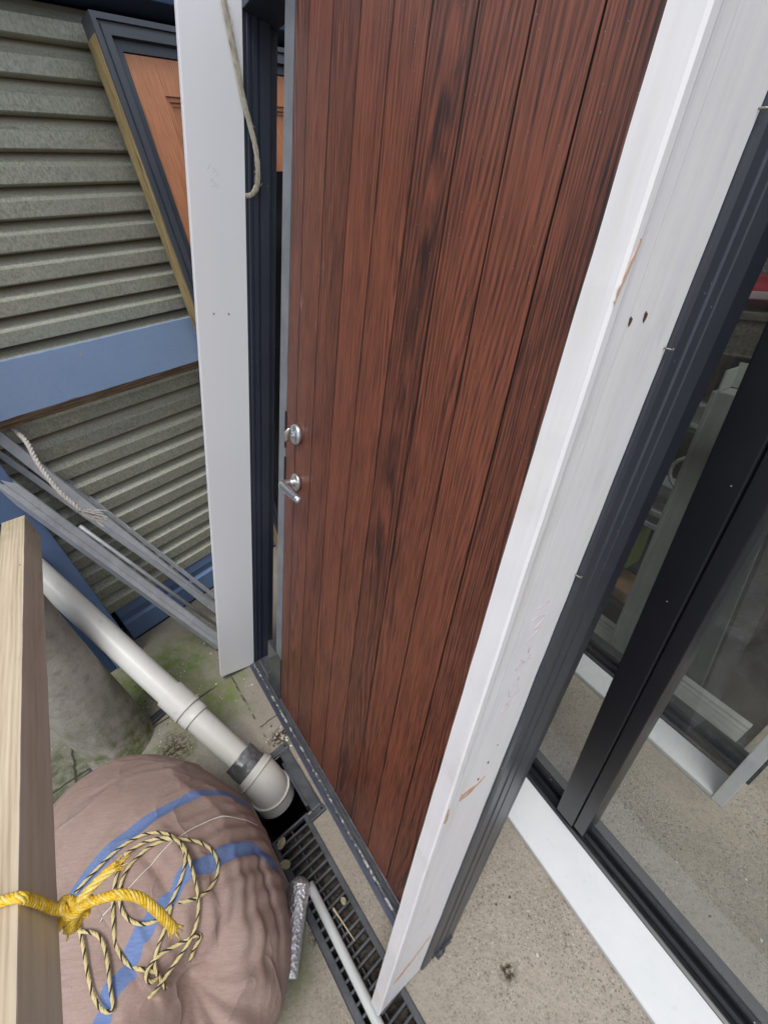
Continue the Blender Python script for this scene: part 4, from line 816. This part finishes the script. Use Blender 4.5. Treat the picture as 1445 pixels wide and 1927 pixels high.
# dark track strip on the ground
bm = bmesh.new(); a_, b_ = Vector((-1.33, .65, 0)), Vector((-.99, 1.05, 0)); d_ = (b_-a_).normalized(); n_ = d_.cross(Vector((0, 0, 1))); L0 = (b_-a_).length
TF = frame(a_, d_, -n_, (0, 0, 1)); prism(bm, [(-.018, .001), (-.018, .014), (-.012, .014), (-.011, .007), (-.002, .007), (-.001, .014), (.003, .014), (.004, .007), (.012, .007), (.013, .014), (.018, .014), (.018, .001)], 0, L0, 'x'); fixn(bm)
o = link('metal_track', bm, PL); o.matrix_world = TF; tag(o, 'dark grooved track strip lying on the ground behind the concrete pillar', 'track')
# ================================================================ WASTE PIPE
wpipe = N('cream_pipe', .38, 0, .5); f = wpipe.noise(5, 5, .6); c = wpipe.mix(wpipe.sat(.3, .7, f), (.62, .615, .57), (.69, .685, .64)); c = wpipe.mix(wpipe.math('MULTIPLY', wpipe.sat(.6, .75, wpipe.noise(24, 5, .7)), .4), c, (.33, .30, .24)); c = wpipe.mix(wpipe.sat(.02, .012, wpipe.vor(17.)), c, (.08, .06, .04)); wpipe.color(c); WP = wpipe.m
a_, b_ = Vector(DATA['pipe'][0]), Vector(DATA['pipe'][1]); ax = (b_-a_).normalized()
e1 = Vector((-.575, .690, .172))
wp = root('waste_pipe', 'fat cream plastic waste pipe sloping past the pillar to an elbow over the drain sump', 'pipe', Matrix.Translation(Vector((-.49, .597, 0))))
IW = Matrix.Translation(-Vector((-.49, .597, 0)))
def wpart(name, bm, m, par=None): return link(name, bm, m, par or wp, None if par is None else None)
bm = bmesh.new(); pts = [a_+ax*(-.16+i*.05) for i in range(38)]
tube(bm, pts, .0430, 48, M=IW); body = link('straight_pipe', bm, WP, wp)
bm = bmesh.new(); s0 = a_+ax*.245
tube(bm, [s0+ax*t for t in (0, .001, .075, .085, .088)], .0495, 48, M=IW, rf=lambda t: 1); 
tube(bm, [s0+ax*t for t in (-.004, .006)], .0515, 48, M=IW); tube(bm, [s0+ax*t for t in (-.045, -.042, -.003)], .0478, 48, M=IW)
link('coupling', bm, WP, wp)
tp = N('grey_duct_tape', .35, .3); f = tp.noise(1., 3, .5, tp.scale(None, (30, 30, 30)), 1.5); tp.color(tp.mix(tp.sat(.35, .65, f), (.11, .115, .12), (.20, .21, .215))).bump(tp.vor(32.), .7, .006)
bm = bmesh.new(); s1 = a_-ax*.002; pts = [s1-ax*(.074*i/14) for i in range(15)]
fr = frames(pts); rings = []
for i, (p, (t, u, v)) in enumerate(zip(pts, fr)):
    rings.append([bm.verts.new(IW @ (p+(u*math.cos(k*.1309)+v*math.sin(k*.1309))*(.0560+.0032*noise.noise(Vector((i*.3, math.cos(k*.13)*2.2, math.sin(k*.13)*2.2)))+(.001 if k % 9 < 4 else 0))+t*.004*noise.noise(Vector((math.cos(k*.13)*2, math.sin(k*.13)*2, 3))))) for k in range(48)])
for a, b in zip(rings[:-1], rings[1:]):
    for k in range(48): bm.faces.new((a[k], a[(k+1) % 48], b[(k+1) % 48], b[k])).smooth = True
bm.faces.new(rings[0][::-1]); bm.faces.new(rings[-1]); fixn(bm); link('duct_tape', bm, tp.m, wp)
# elbow: arc from the pipe axis to straight down
st = a_-ax*.085; d0 = -ax; d1 = Vector((.10, -.12, -1)).normalized()
pts = []; K = 22; p = st.copy(); Rb = .100
ang = d0.angle(d1)
for i in range(K+1):
    t = i/K; dd_ = d0.slerp(d1, t) if hasattr(d0, 'slerp') else (d0*(1-t)+d1*t).normalized()
    if i: p = p+dd_*(Rb*ang/K)
    pts.append(p.copy())
full = [st+ax*.02]+pts+[pts[-1]+d1*.012]
bm = bmesh.new(); tube(bm, full, .0655, 48, M=IW, cap=False); elb = link('elbow', bm, WP, wp)
bm = bmesh.new(); q = pts[-1]
tube(bm, [q+d1*t for t in (0.004, .0045, .05)], .0690, 48, M=IW, cap=False)
tube(bm, [q+d1*t for t in (.05, .004)], .0630, 48, M=IW, cap=False)
tube(bm, [q+d1*t for t in (.0, .0065)], .0712, 48, M=IW); tube(bm, [q+d1*t for t in (.046, .054)], .0712, 48, M=IW, cap=False)
tube(bm, [st+ax*t for t in (-.0, -.008)], .0690, 48, M=IW)
link('socket_collar', bm, WP, elb)
# ================================================================ SACK
BC = Vector((-.699, .318, .274)); BR = (.281, .401, .274); BA = .903
cl = N('woven_brown_fabric', .8, 0, .25); x, y, z = cl.xyz()
wv = cl.noise(1., 2, .5, cl.scale(None, (500, 500, 500))); slub = cl.noise(1., 4, .7, cl.scale(None, (20, 260, 260))); blt = cl.noise(5, 4, .6)
c = cl.mix(cl.sat(.3, .7, slub), (.315, .228, .192), (.405, .305, .262)); c = cl.mix(cl.math('MULTIPLY', cl.sat(.4, .65, blt), .4), c, (.28, .18, .15))
c = cl.mix(cl.math('MULTIPLY', cl.sat(.45, .62, wv), .3), c, (.25, .16, .13))
pln = cl.math('ADD', cl.math('ADD', cl.math('MULTIPLY', x, .778), cl.math('MULTIPLY', y, -.539)), cl.math('MULTIPLY', z, .323))
pln = cl.math('ADD', pln, cl.math('MULTIPLY', cl.math('SUBTRACT', cl.noise(3.5, 2, .5), .5), .035))
off0 = -(.778*BC.x-.539*BC.y)
for cc_ in (-.545+off0, -.392+off0):
    m = cl.sat(.0145, .0128, cl.math('ABSOLUTE', cl.math('SUBTRACT', pln, cc_)))
    c = cl.mix(m, c, cl.mix(cl.sat(.3, .7, slub), (.12, .18, .36), (.17, .24, .43)))
wn = cl.n('TexNoise'); wn.inputs['Scale'].default_value = 6; cl.put(wn.inputs[0], cl.P)
w2 = cl.n('VectorMath'); w2.operation = 'MULTIPLY_ADD'; cl.put(w2.inputs[0], wn.outputs['Color']); w2.inputs[1].default_value = (.10, .10, .10); cl.put(w2.inputs[2], cl.P); wp2 = w2.outputs[0]
def ridge(sc_, k): return cl.math('POWER', cl.math('SUBTRACT', 1., cl.math('ABSOLUTE', cl.math('MULTIPLY', cl.math('SUBTRACT', cl.noise(sc_, 2, .5, wp2), .5), 4.))), k)
wr_ = cl.math('ADD', cl.math('MULTIPLY', ridge(4.2, 9.), 5.5), cl.math('MULTIPLY', cl.math('MULTIPLY', ridge(10., 9.), cl.sat(.45, .65, cl.noise(5., 2))), 2.5))
c = cl.mix(cl.math('MULTIPLY', cl.sat(.55, .72, cl.noise(11, 6, .7)), .35), c, (.17, .12, .10))
hgt = cl.math('ADD', wr_, cl.math('ADD', cl.math('MULTIPLY', wv, .6), slub))
cl.color(c).bump(hgt, .5, .0011)
bm = bmesh.new(); bmesh.ops.create_uvsphere(bm, u_segments=256, v_segments=160, radius=1)
Rz = Matrix.Rotation(-(-BA), 3, 'Z')
# world = Rz(BA) * diag * unit
Rz = Matrix.Rotation(BA, 3, 'Z')
stN = Vector((.778, -.539, .323)).normalized()
hollow = Vector((-.470, .135, .465))
FL0 = Vector((-.640, .225, .548)); FLD = (Vector((-.535, .125, .49))-FL0).normalized(); FLN = FLD.cross(Vector((0, 0, 1))).normalized()
if FLN.dot(Vector((-.75, .1, .4))-FL0) < 0: FLN = -FLN
_V = Vector
CREASE = [(_V((-.56, .30, .53)), _V((.75, -.60, -.15)).normalized(), -.010, .010, .08), (_V((-.53, .33, .52)), _V((.7, -.65, -.2)).normalized(), .010, .014, .08),
          (_V((-.45, .25, .46)), _V((.35, -.85, -.2)).normalized(), -.012, .010, .10), (_V((-.42, .26, .43)), _V((.25, -.9, -.2)).normalized(), .009, .012, .10),
          (_V((-.38, .30, .36)), _V((.1, -.85, -.4)).normalized(), -.010, .010, .10), (_V((-.40, .22, .38)), _V((.15, -.85, -.35)).normalized(), .008, .010, .09),
          (_V((-.62, .42, .50)), _V((.6, .7, -.2)).normalized(), -.007, .010, .09), (_V((-.70, .36, .53)), _V((.3, .9, -.1)).normalized(), .007, .016, .09),
          (_V((-.76, .50, .45)), _V((.75, .6, -.1)).normalized(), -.007, .010, .08), (_V((-.56, .22, .52)), _V((.62, -.75, -.2)).normalized(), -.010, .009, .07),
          (_V((-.60, .12, .50)), _V((.7, -.7, -.2)).normalized(), .012, .016, .07), (_V((-.50, .45, .44)), _V((.75, .5, -.5)).normalized(), -.006, .008, .08)]
fold_a, fold_b = Vector((-.60, .20, .5)), Vector((-.50, .10, .45))
def sackpt(v):
    q = Vector((v.x*BR[0], v.y*BR[1], v.z*BR[2])); q = Rz @ q; n = Vector((v.x/BR[0], v.y/BR[1], v.z/BR[2])); n = (Rz @ n).normalized()
    wpt = q+BC; az = math.atan2(q.y, q.x)
    # crumpled cloth: ridged folds at two scales, pleats running down the sides
    d = .012*noise.noise(wpt*4.2+Vector((3, 1, 0)))
    w1 = wpt+noise.noise_vector(wpt*3)*.09
    wa = Vector((w1.dot(Vector((.778, -.539, .323))), w1.dot(Vector((.57, .82, 0)))*.45, w1.z*.6))
    r1 = 1-abs(noise.noise(wa*4.6)); r2 = 1-abs(noise.noise(wa*11+Vector((5, 5, 5))))
    d += .010*(r1**5-.3)+.0028*(r2**7-.3)
    side = max(0, 1-max(0, (wpt.z-.2)/.32)); d += .007*side*.26*math.sin(az*27+9*noise.noise(wpt*3.2))*(.3+1.2*noise.noise(Vector((az*5, wpt.z*3, 0))))
    # pleats under the seam on the right
    sm = (wpt-Vector((-.44, .38, .40))).length; d += .0045*math.exp(-(sm/.14)**2)*math.sin((wpt.dot(Vector((-.6, .75, 0))))*190)
    # gathered hollow and the rolled neck in front of it
    hd = (wpt-hollow).length; d -= .105*math.exp(-(hd/.066)**2)
    rd = (wpt-Vector((-.52, .035, .43))).length; d += .075*math.exp(-(rd/.095)**2)
    # overlapping flap: everything left of the flap edge sits lower
    fl = (wpt-FL0).dot(FLN); al = (wpt-FL0).dot(FLD); t_ = min(1, max(0, fl/.010+.5)); win = math.exp(-((al-.07)/.11)**4)*math.exp(-(max(0, fl)/.12)**2)
    d -= .022*t_*t_*(3-2*t_)*win
    # long creases running from the hollow and across the shoulder
    for (cx_, dx_, dp, wd_, ln_) in CREASE:
        e = wpt-cx_; a_l = e.dot(dx_); pe = (e-dx_*a_l); pr_ = math.sqrt(max(0, pe.length_squared-(pe.dot(n))**2))
        pr_ = abs(pr_+.006*noise.noise(wpt*13)); d += dp*math.exp(-(pr_/wd_)**2)*math.exp(-(a_l/ln_)**2)
    a3 = math.atan2(wpt.y-hollow.y, wpt.x-hollow.x); d += .008*math.sin(a3*11+2*noise.noise(wpt*8))*math.exp(-((hd-.12)/.07)**2)
    r = q+n*d
    if r.z+BC.z < .004: r.z = -BC.z+.004+.01*abs(noise.noise(wpt*9))*0
    r.z = max(r.z, -BC.z+.003)
    return r
for v in bm.verts: v.co = sackpt(v.co.copy())
# settle: widen the base slightly so it sits flat
for f in bm.faces: f.smooth = True
for v in bm.verts: v.co.z += BC.z
sack = link('woven_sack', bm, cl.m); sack.location = (BC.x, BC.y, 0)
from mathutils.bvhtree import BVHTree
bt = BVHTree.FromPolygons([v.co.copy() for v in sack.data.vertices], [list(p.vertices) for p in sack.data.polygons])
off = Vector((BC.x, BC.y, 0))
def onsack(P, h, up=True):
    P = Vector(P)-off; c0 = Vector((0, 0, .2)); dr_ = (P-c0).normalized()
    hit = bt.ray_cast(c0+dr_*1.2, -dr_)
    return (hit[0]+hit[1]*h)+off if hit[0] else P+off
tag(sack, 'bulging brown woven sack with two blue stripes beside the drain', 'sack')
bm = bmesh.new(); pts = [onsack(q, .0012) for q in resample(catmull(DATA['stitch'], 8), .008)]
tube(bm, [p-off for p in pts], .0011, 6); o = link('stitching', bm, plain('white_thread', (.7, .66, .6), .7, bump=0), sack)
bm = bmesh.new(); mk_ = onsack((-.475, .33, .47), .0005)-off   # little dark tear
# cord
cy = plain('pale_yellow_strand', (.60, .50, .24), .7, var=.15, sc_=80); ck = plain('black_strand', (.025, .022, .02), .7)
bm = bmesh.new()
for ci, key in enumerate(('cordA', 'cordB', 'cordC', 'cordD', 'cordE')):
    P = resample(catmull(DATA[key], 8), .012); lift = .0055+.0035*(ci % 2)
    pts = [onsack(q, lift+.004*max(0, noise.noise(Vector((i*.2, ci*3, 0))))) for i, q in enumerate(P)]
    sm2 = [pts[0]]+[(pts[i-1]+pts[i]*2+pts[i+1])/4 for i in range(1, len(pts)-1)]+[pts[-1]]
    for _ in range(3): sm2 = [sm2[0]]+[(sm2[i-1]+sm2[i]*2+sm2[i+1])/4 for i in range(1, len(sm2)-1)]+[sm2[-1]]
    twisted(bm, sm2, .0034, 4, .028, .004, (0, 0, 0, 1), 5, .50)
o = link('coiled_cord', bm, [cy, ck]); rebase(o); tag(o, 'loose loops of thin yellow and black flecked cord on the brown sack', 'cord')
# ================================================================ TIMBER RAIL + YELLOW ROPE
tb = N('sawn_pale_timber', .7); x, y, z = tb.xyz()
f = tb.noise(1., 5, .65, tb.scale(None, (3, 90, 90))); rg_ = tb.math('SINE', tb.math('ADD', tb.math('MULTIPLY', y, 900.), tb.math('MULTIPLY', tb.noise(1., 3, .5, tb.scale(None, (3, 30, 30))), 14.)))
c = tb.ramp(tb.math('ADD', tb.math('MULTIPLY', rg_, .07), f), [(.25, (.30, .225, .145)), (.5, (.50, .41, .285)), (.75, (.62, .53, .39))])
sidey = tb.math('MULTIPLY', tb.sat(-.003, .0, y), .75)
st_ = tb.noise(1., 5, .7, tb.scale(None, (3.5, 3, 45)))
c = tb.mix(sidey, c, tb.ramp(st_, [(.3, (.52, .44, .34)), (.5, (.68, .59, .48)), (.7, (.76, .68, .58))]))
gn = tb.math('MULTIPLY', tb.sat(.16, -.02, x), tb.sat(.3, .6, tb.noise(20, 5, .7))); c = tb.mix(tb.math('MULTIPLY', gn, .65), c, (.18, .185, .08))
c = tb.mix(tb.math('MULTIPLY', tb.sat(.62, .72, tb.noise(1., 4, .6, tb.scale(None, (8, 30, 30)))), .4), c, (.30, .32, .16))
kn = tb.sat(.05, .03, tb.vor(1., tb.scale(None, (9, 22, 22)))); c = tb.mix(kn, c, (.12, .06, .035)); tb.color(c).bump(f, .4, .0015)
TRF = frame((-.871, .877, 1.034), (0.537845, -0.843044, 0), (.843044, .537845, 0), (0, 0, 1))
tr = root('timber_rail', 'pale sawn timber rail close to the camera running along the left edge', 'rail', TRF)
bm = bmesh.new(); box(bm, 0., 1.9, -.047, 0., 0., .07, .0015)
bmesh.ops.subdivide_edges(bm, edges=[e for e in bm.edges if e.calc_length() > 1], cuts=60)
for v in bm.verts: v.co += Vector((0, .0005*noise.noise(v.co*40), .0005*noise.noise(v.co*45+Vector((5, 0, 0)))))
link('rail_bar', bm, tb.m, tr)
for xx in (1.35, 1.8): obox('support_post', (xx-.035, xx+.035, -.047, 0., -1.034, -.001), tb.m, tr, .002)
yr = N('yellow_poly_rope', .45, 0, .4); f = yr.noise(1., 4, .7, yr.scale(None, (260, 260, 260))); yr.color(yr.ramp(f, [(.3, (.50, .28, .012)), (.55, (.80, .52, .035)), (.8, (.88, .68, .16))])).bump(f, .6, .0012)
yp = N('yellow_pale_strand', .5, 0, .4); f = yp.noise(1., 4, .7, yp.scale(None, (260, 260, 260))); yp.color(yp.ramp(f, [(.3, (.62, .42, .06)), (.7, (.88, .72, .25))])).bump(f, .5, .0012)
K_ = Vector(DATA['knot'])
bm = bmesh.new()
twisted(bm, [Vector(q) for q in DATA['yA']]+[K_], .0049, 7, .030, .0025, (0, 0, 1, 0, 0, 0, 1), 7, .32)
twisted(bm, [K_]+[Vector(q) for q in DATA['ytail2']], .0049, 7, .030, .0025, (0, 0, 1, 0, 0, 0, 1), 7, .32)
twisted(bm, [K_]+[Vector(q) for q in DATA['ytail1']], .0050, 5, .055, .0025, (1, 1, 1, 0, 1), 7, .42)
twisted(bm, [K_]+[Vector(q) for q in DATA['ytail3']], .0046, 5, .05, .0025, (1, 0, 1, 1, 1), 7, .42)
# overhand knot: rope wound round itself
kx = Vector((0.99, -.07, -.10)); ky = Vector((.12, .57, .81)); kz = kx.cross(ky)
pts = []
for i in range(46):
    t = i/45*2*math.pi*1.45
    pts.append(K_+(kx*(.0085*math.sin(t)+.0055*math.sin(2*t))+ky*(.0105*math.cos(t)-.0055*math.cos(2*t))-kz*(-.0045*math.sin(3*t)-.003))*1.12)
twisted(bm, pts, .0044, 7, .028, .0022, (0, 1, 0, 0, 0, 1, 0), 7, .32)
pts = [K_+kx*(.0078*math.cos(t*.42)+.001)+kz*(.0088*math.sin(t*.42)+.002)+ky*(.004-.0008*t) for t in range(16)]
twisted(bm, pts, .0042, 7, .028, .0022, (1, 0, 0, 1, 0, 0, 0), 7, .32)
rg = random.Random(21)
for key, cnt in (('ytail1', 16), ('ytail2', 14), ('ytail3', 14)):
    e1, e0 = Vector(DATA[key][-1]), Vector(DATA[key][-2]); dq = (e1-e0).normalized()
    for k in range(cnt):
        o_ = Vector((rg.uniform(-1, 1), rg.uniform(-1, 1), rg.uniform(-1, 1)))*.004
        tube(bm, [e1-dq*.004+o_, e1+dq*rg.uniform(.001, .007)+o_*1.7], .0006, 4, rg.choice((0, 1)))
# the rest of the loop passes behind and under the rail
xk = (TRF.inverted() @ K_).x
loopp = [K_]+[TRF @ Vector(q) for q in ((xk-.004, .006, -.004), (xk-.004, -.010, -.009), (xk-.004, -.035, -.009), (xk-.003, -.053, -.006), (xk-.002, -.055, .02), (xk, -.055, .055), (xk, -.052, .074))]+[Vector(DATA['yA'][0])]
twisted(bm, loopp, .0058, 4, .020, .003, (0, 0, 0, 1), 7, .52)
o = link('yellow_rope', bm, [yr.m, yp.m]); rebase(o); tag(o, 'bright yellow rope knotted round the pale timber rail', 'rope')
# ================================================================ ALUMINIUM BARS + WHITE ROPE
ALU = N('scuffed_aluminium', .45, .2); f = ALU.noise(1., 5, .7, ALU.scale(None, (14, 14, 14))); c = ALU.mix(ALU.sat(.35, .7, f), (.46, .48, .51), (.62, .64, .67)); c = ALU.mix(ALU.math('MULTIPLY', ALU.sat(.6, .7, ALU.noise(9, 5, .7)), .5), c, (.38, .33, .25)); ALU.color(c).bump(ALU.noise(150, 3), .1, .001); ALU = ALU.m
RED = plain('rusty_end', (.45, .14, .09), .7, var=.4)
def bar(label, bot, top, prof, ext=.5, roll=0., mats=None, tip=0.):
    bot, top = Vector(bot), Vector(top); ax = (top-bot).normalized(); L = (top-bot).length+ext
    u = (Vector((0, 0, 1))-ax*ax.z).normalized(); v = ax.cross(u)
    u, v = u*math.cos(roll)+v*math.sin(roll), -u*math.sin(roll)+v*math.cos(roll)
    F = frame(bot, v, u, ax) ; bm = bmesh.new(); prism(bm, prof, 0, L, 'z'); fixn(bm)
    o = link('aluminium_bar', bm, ALU); o.matrix_world = F
    return tag(o, label, 'metal bar', 'aluminium bars leaning by the roller shutter')
def sp_(p, k): return [(a*k, b*k) for a, b in p]
BARS = [
 ('broad lower aluminium box bar with scuffed tan patches, its foot behind the white board', 0, sp_([(-.022, -.018), (.022, -.018), (.022, .010), (.016, .016), (-.004, .018), (-.005, .012), (-.010, .012), (-.011, .018), (-.022, .018)], 1.18), -.35),
 ('upper aluminium channel bar that the white rope is tied over', 1, sp_([(-.022, -.016), (.022, -.016), (.022, .016), (.017, .016), (.016, -.004), (.006, -.004), (.005, .010), (.0, .010), (-.001, -.002), (-.012, -.002), (-.013, .016), (-.022, .016)], 1.08), .5),
 ('thin middle aluminium angle bar between the two broad bars', 2, sp_([(-.009, -.008), (.010, -.008), (.010, -.004), (-.004, -.004), (-.004, .008), (-.009, .008)], 1.3), .1),
]
BARS += [
 ('narrow rolled-edge aluminium strip topmost in the leaning bundle', 4, [(-.012, -.006), (.012, -.006), (.012, .004), (.008, .010), (.004, .010), (.003, .002), (-.012, .002)], .4)]
for lb, i_, pr, rl in BARS: bar(lb, DATA['bars'][i_][0], DATA['bars'][i_][1], pr, .45, rl)
bm = bmesh.new(); b, t = Vector(DATA['rod'][0]), Vector(DATA['rod'][1]); tube(bm, [b, t], .0075, 14); o = link('steel_rod', bm, ALU); rebase(o)
tag(o, 'slim grey rod lying along the broad lower aluminium bar', 'rod')
wr = N('dirty_white_rope', .75); f = wr.noise(1., 4, .7, wr.scale(None, (160, 160, 160))); wr.color(wr.ramp(f, [(.3, (.36, .32, .28)), (.6, (.60, .57, .52)), (.8, (.72, .69, .65))])).bump(f, .5, .001)
bm = bmesh.new(); twisted(bm, DATA['wrope'], .0088, 3, .042, .005, (0, 0, 0), 8, .56)
rg = random.Random(2); e0 = Vector(DATA['wrope'][-1])
for k in range(26):
    e = Vector(DATA['wf'][k]); m_ = e0.lerp(e, .5)+Vector((rg.uniform(-.008, .008), rg.uniform(-.008, .008), rg.uniform(-.004, .010)))
    tube(bm, catmull([e0+Vector((rg.uniform(-.004, .004), 0, rg.uniform(-.005, .005))), m_, e], 5), .0014, 5)
o = link('white_rope', bm, wr.m); rebase(o); tag(o, 'dirty white twisted rope with a frayed end over the aluminium bars', 'rope')
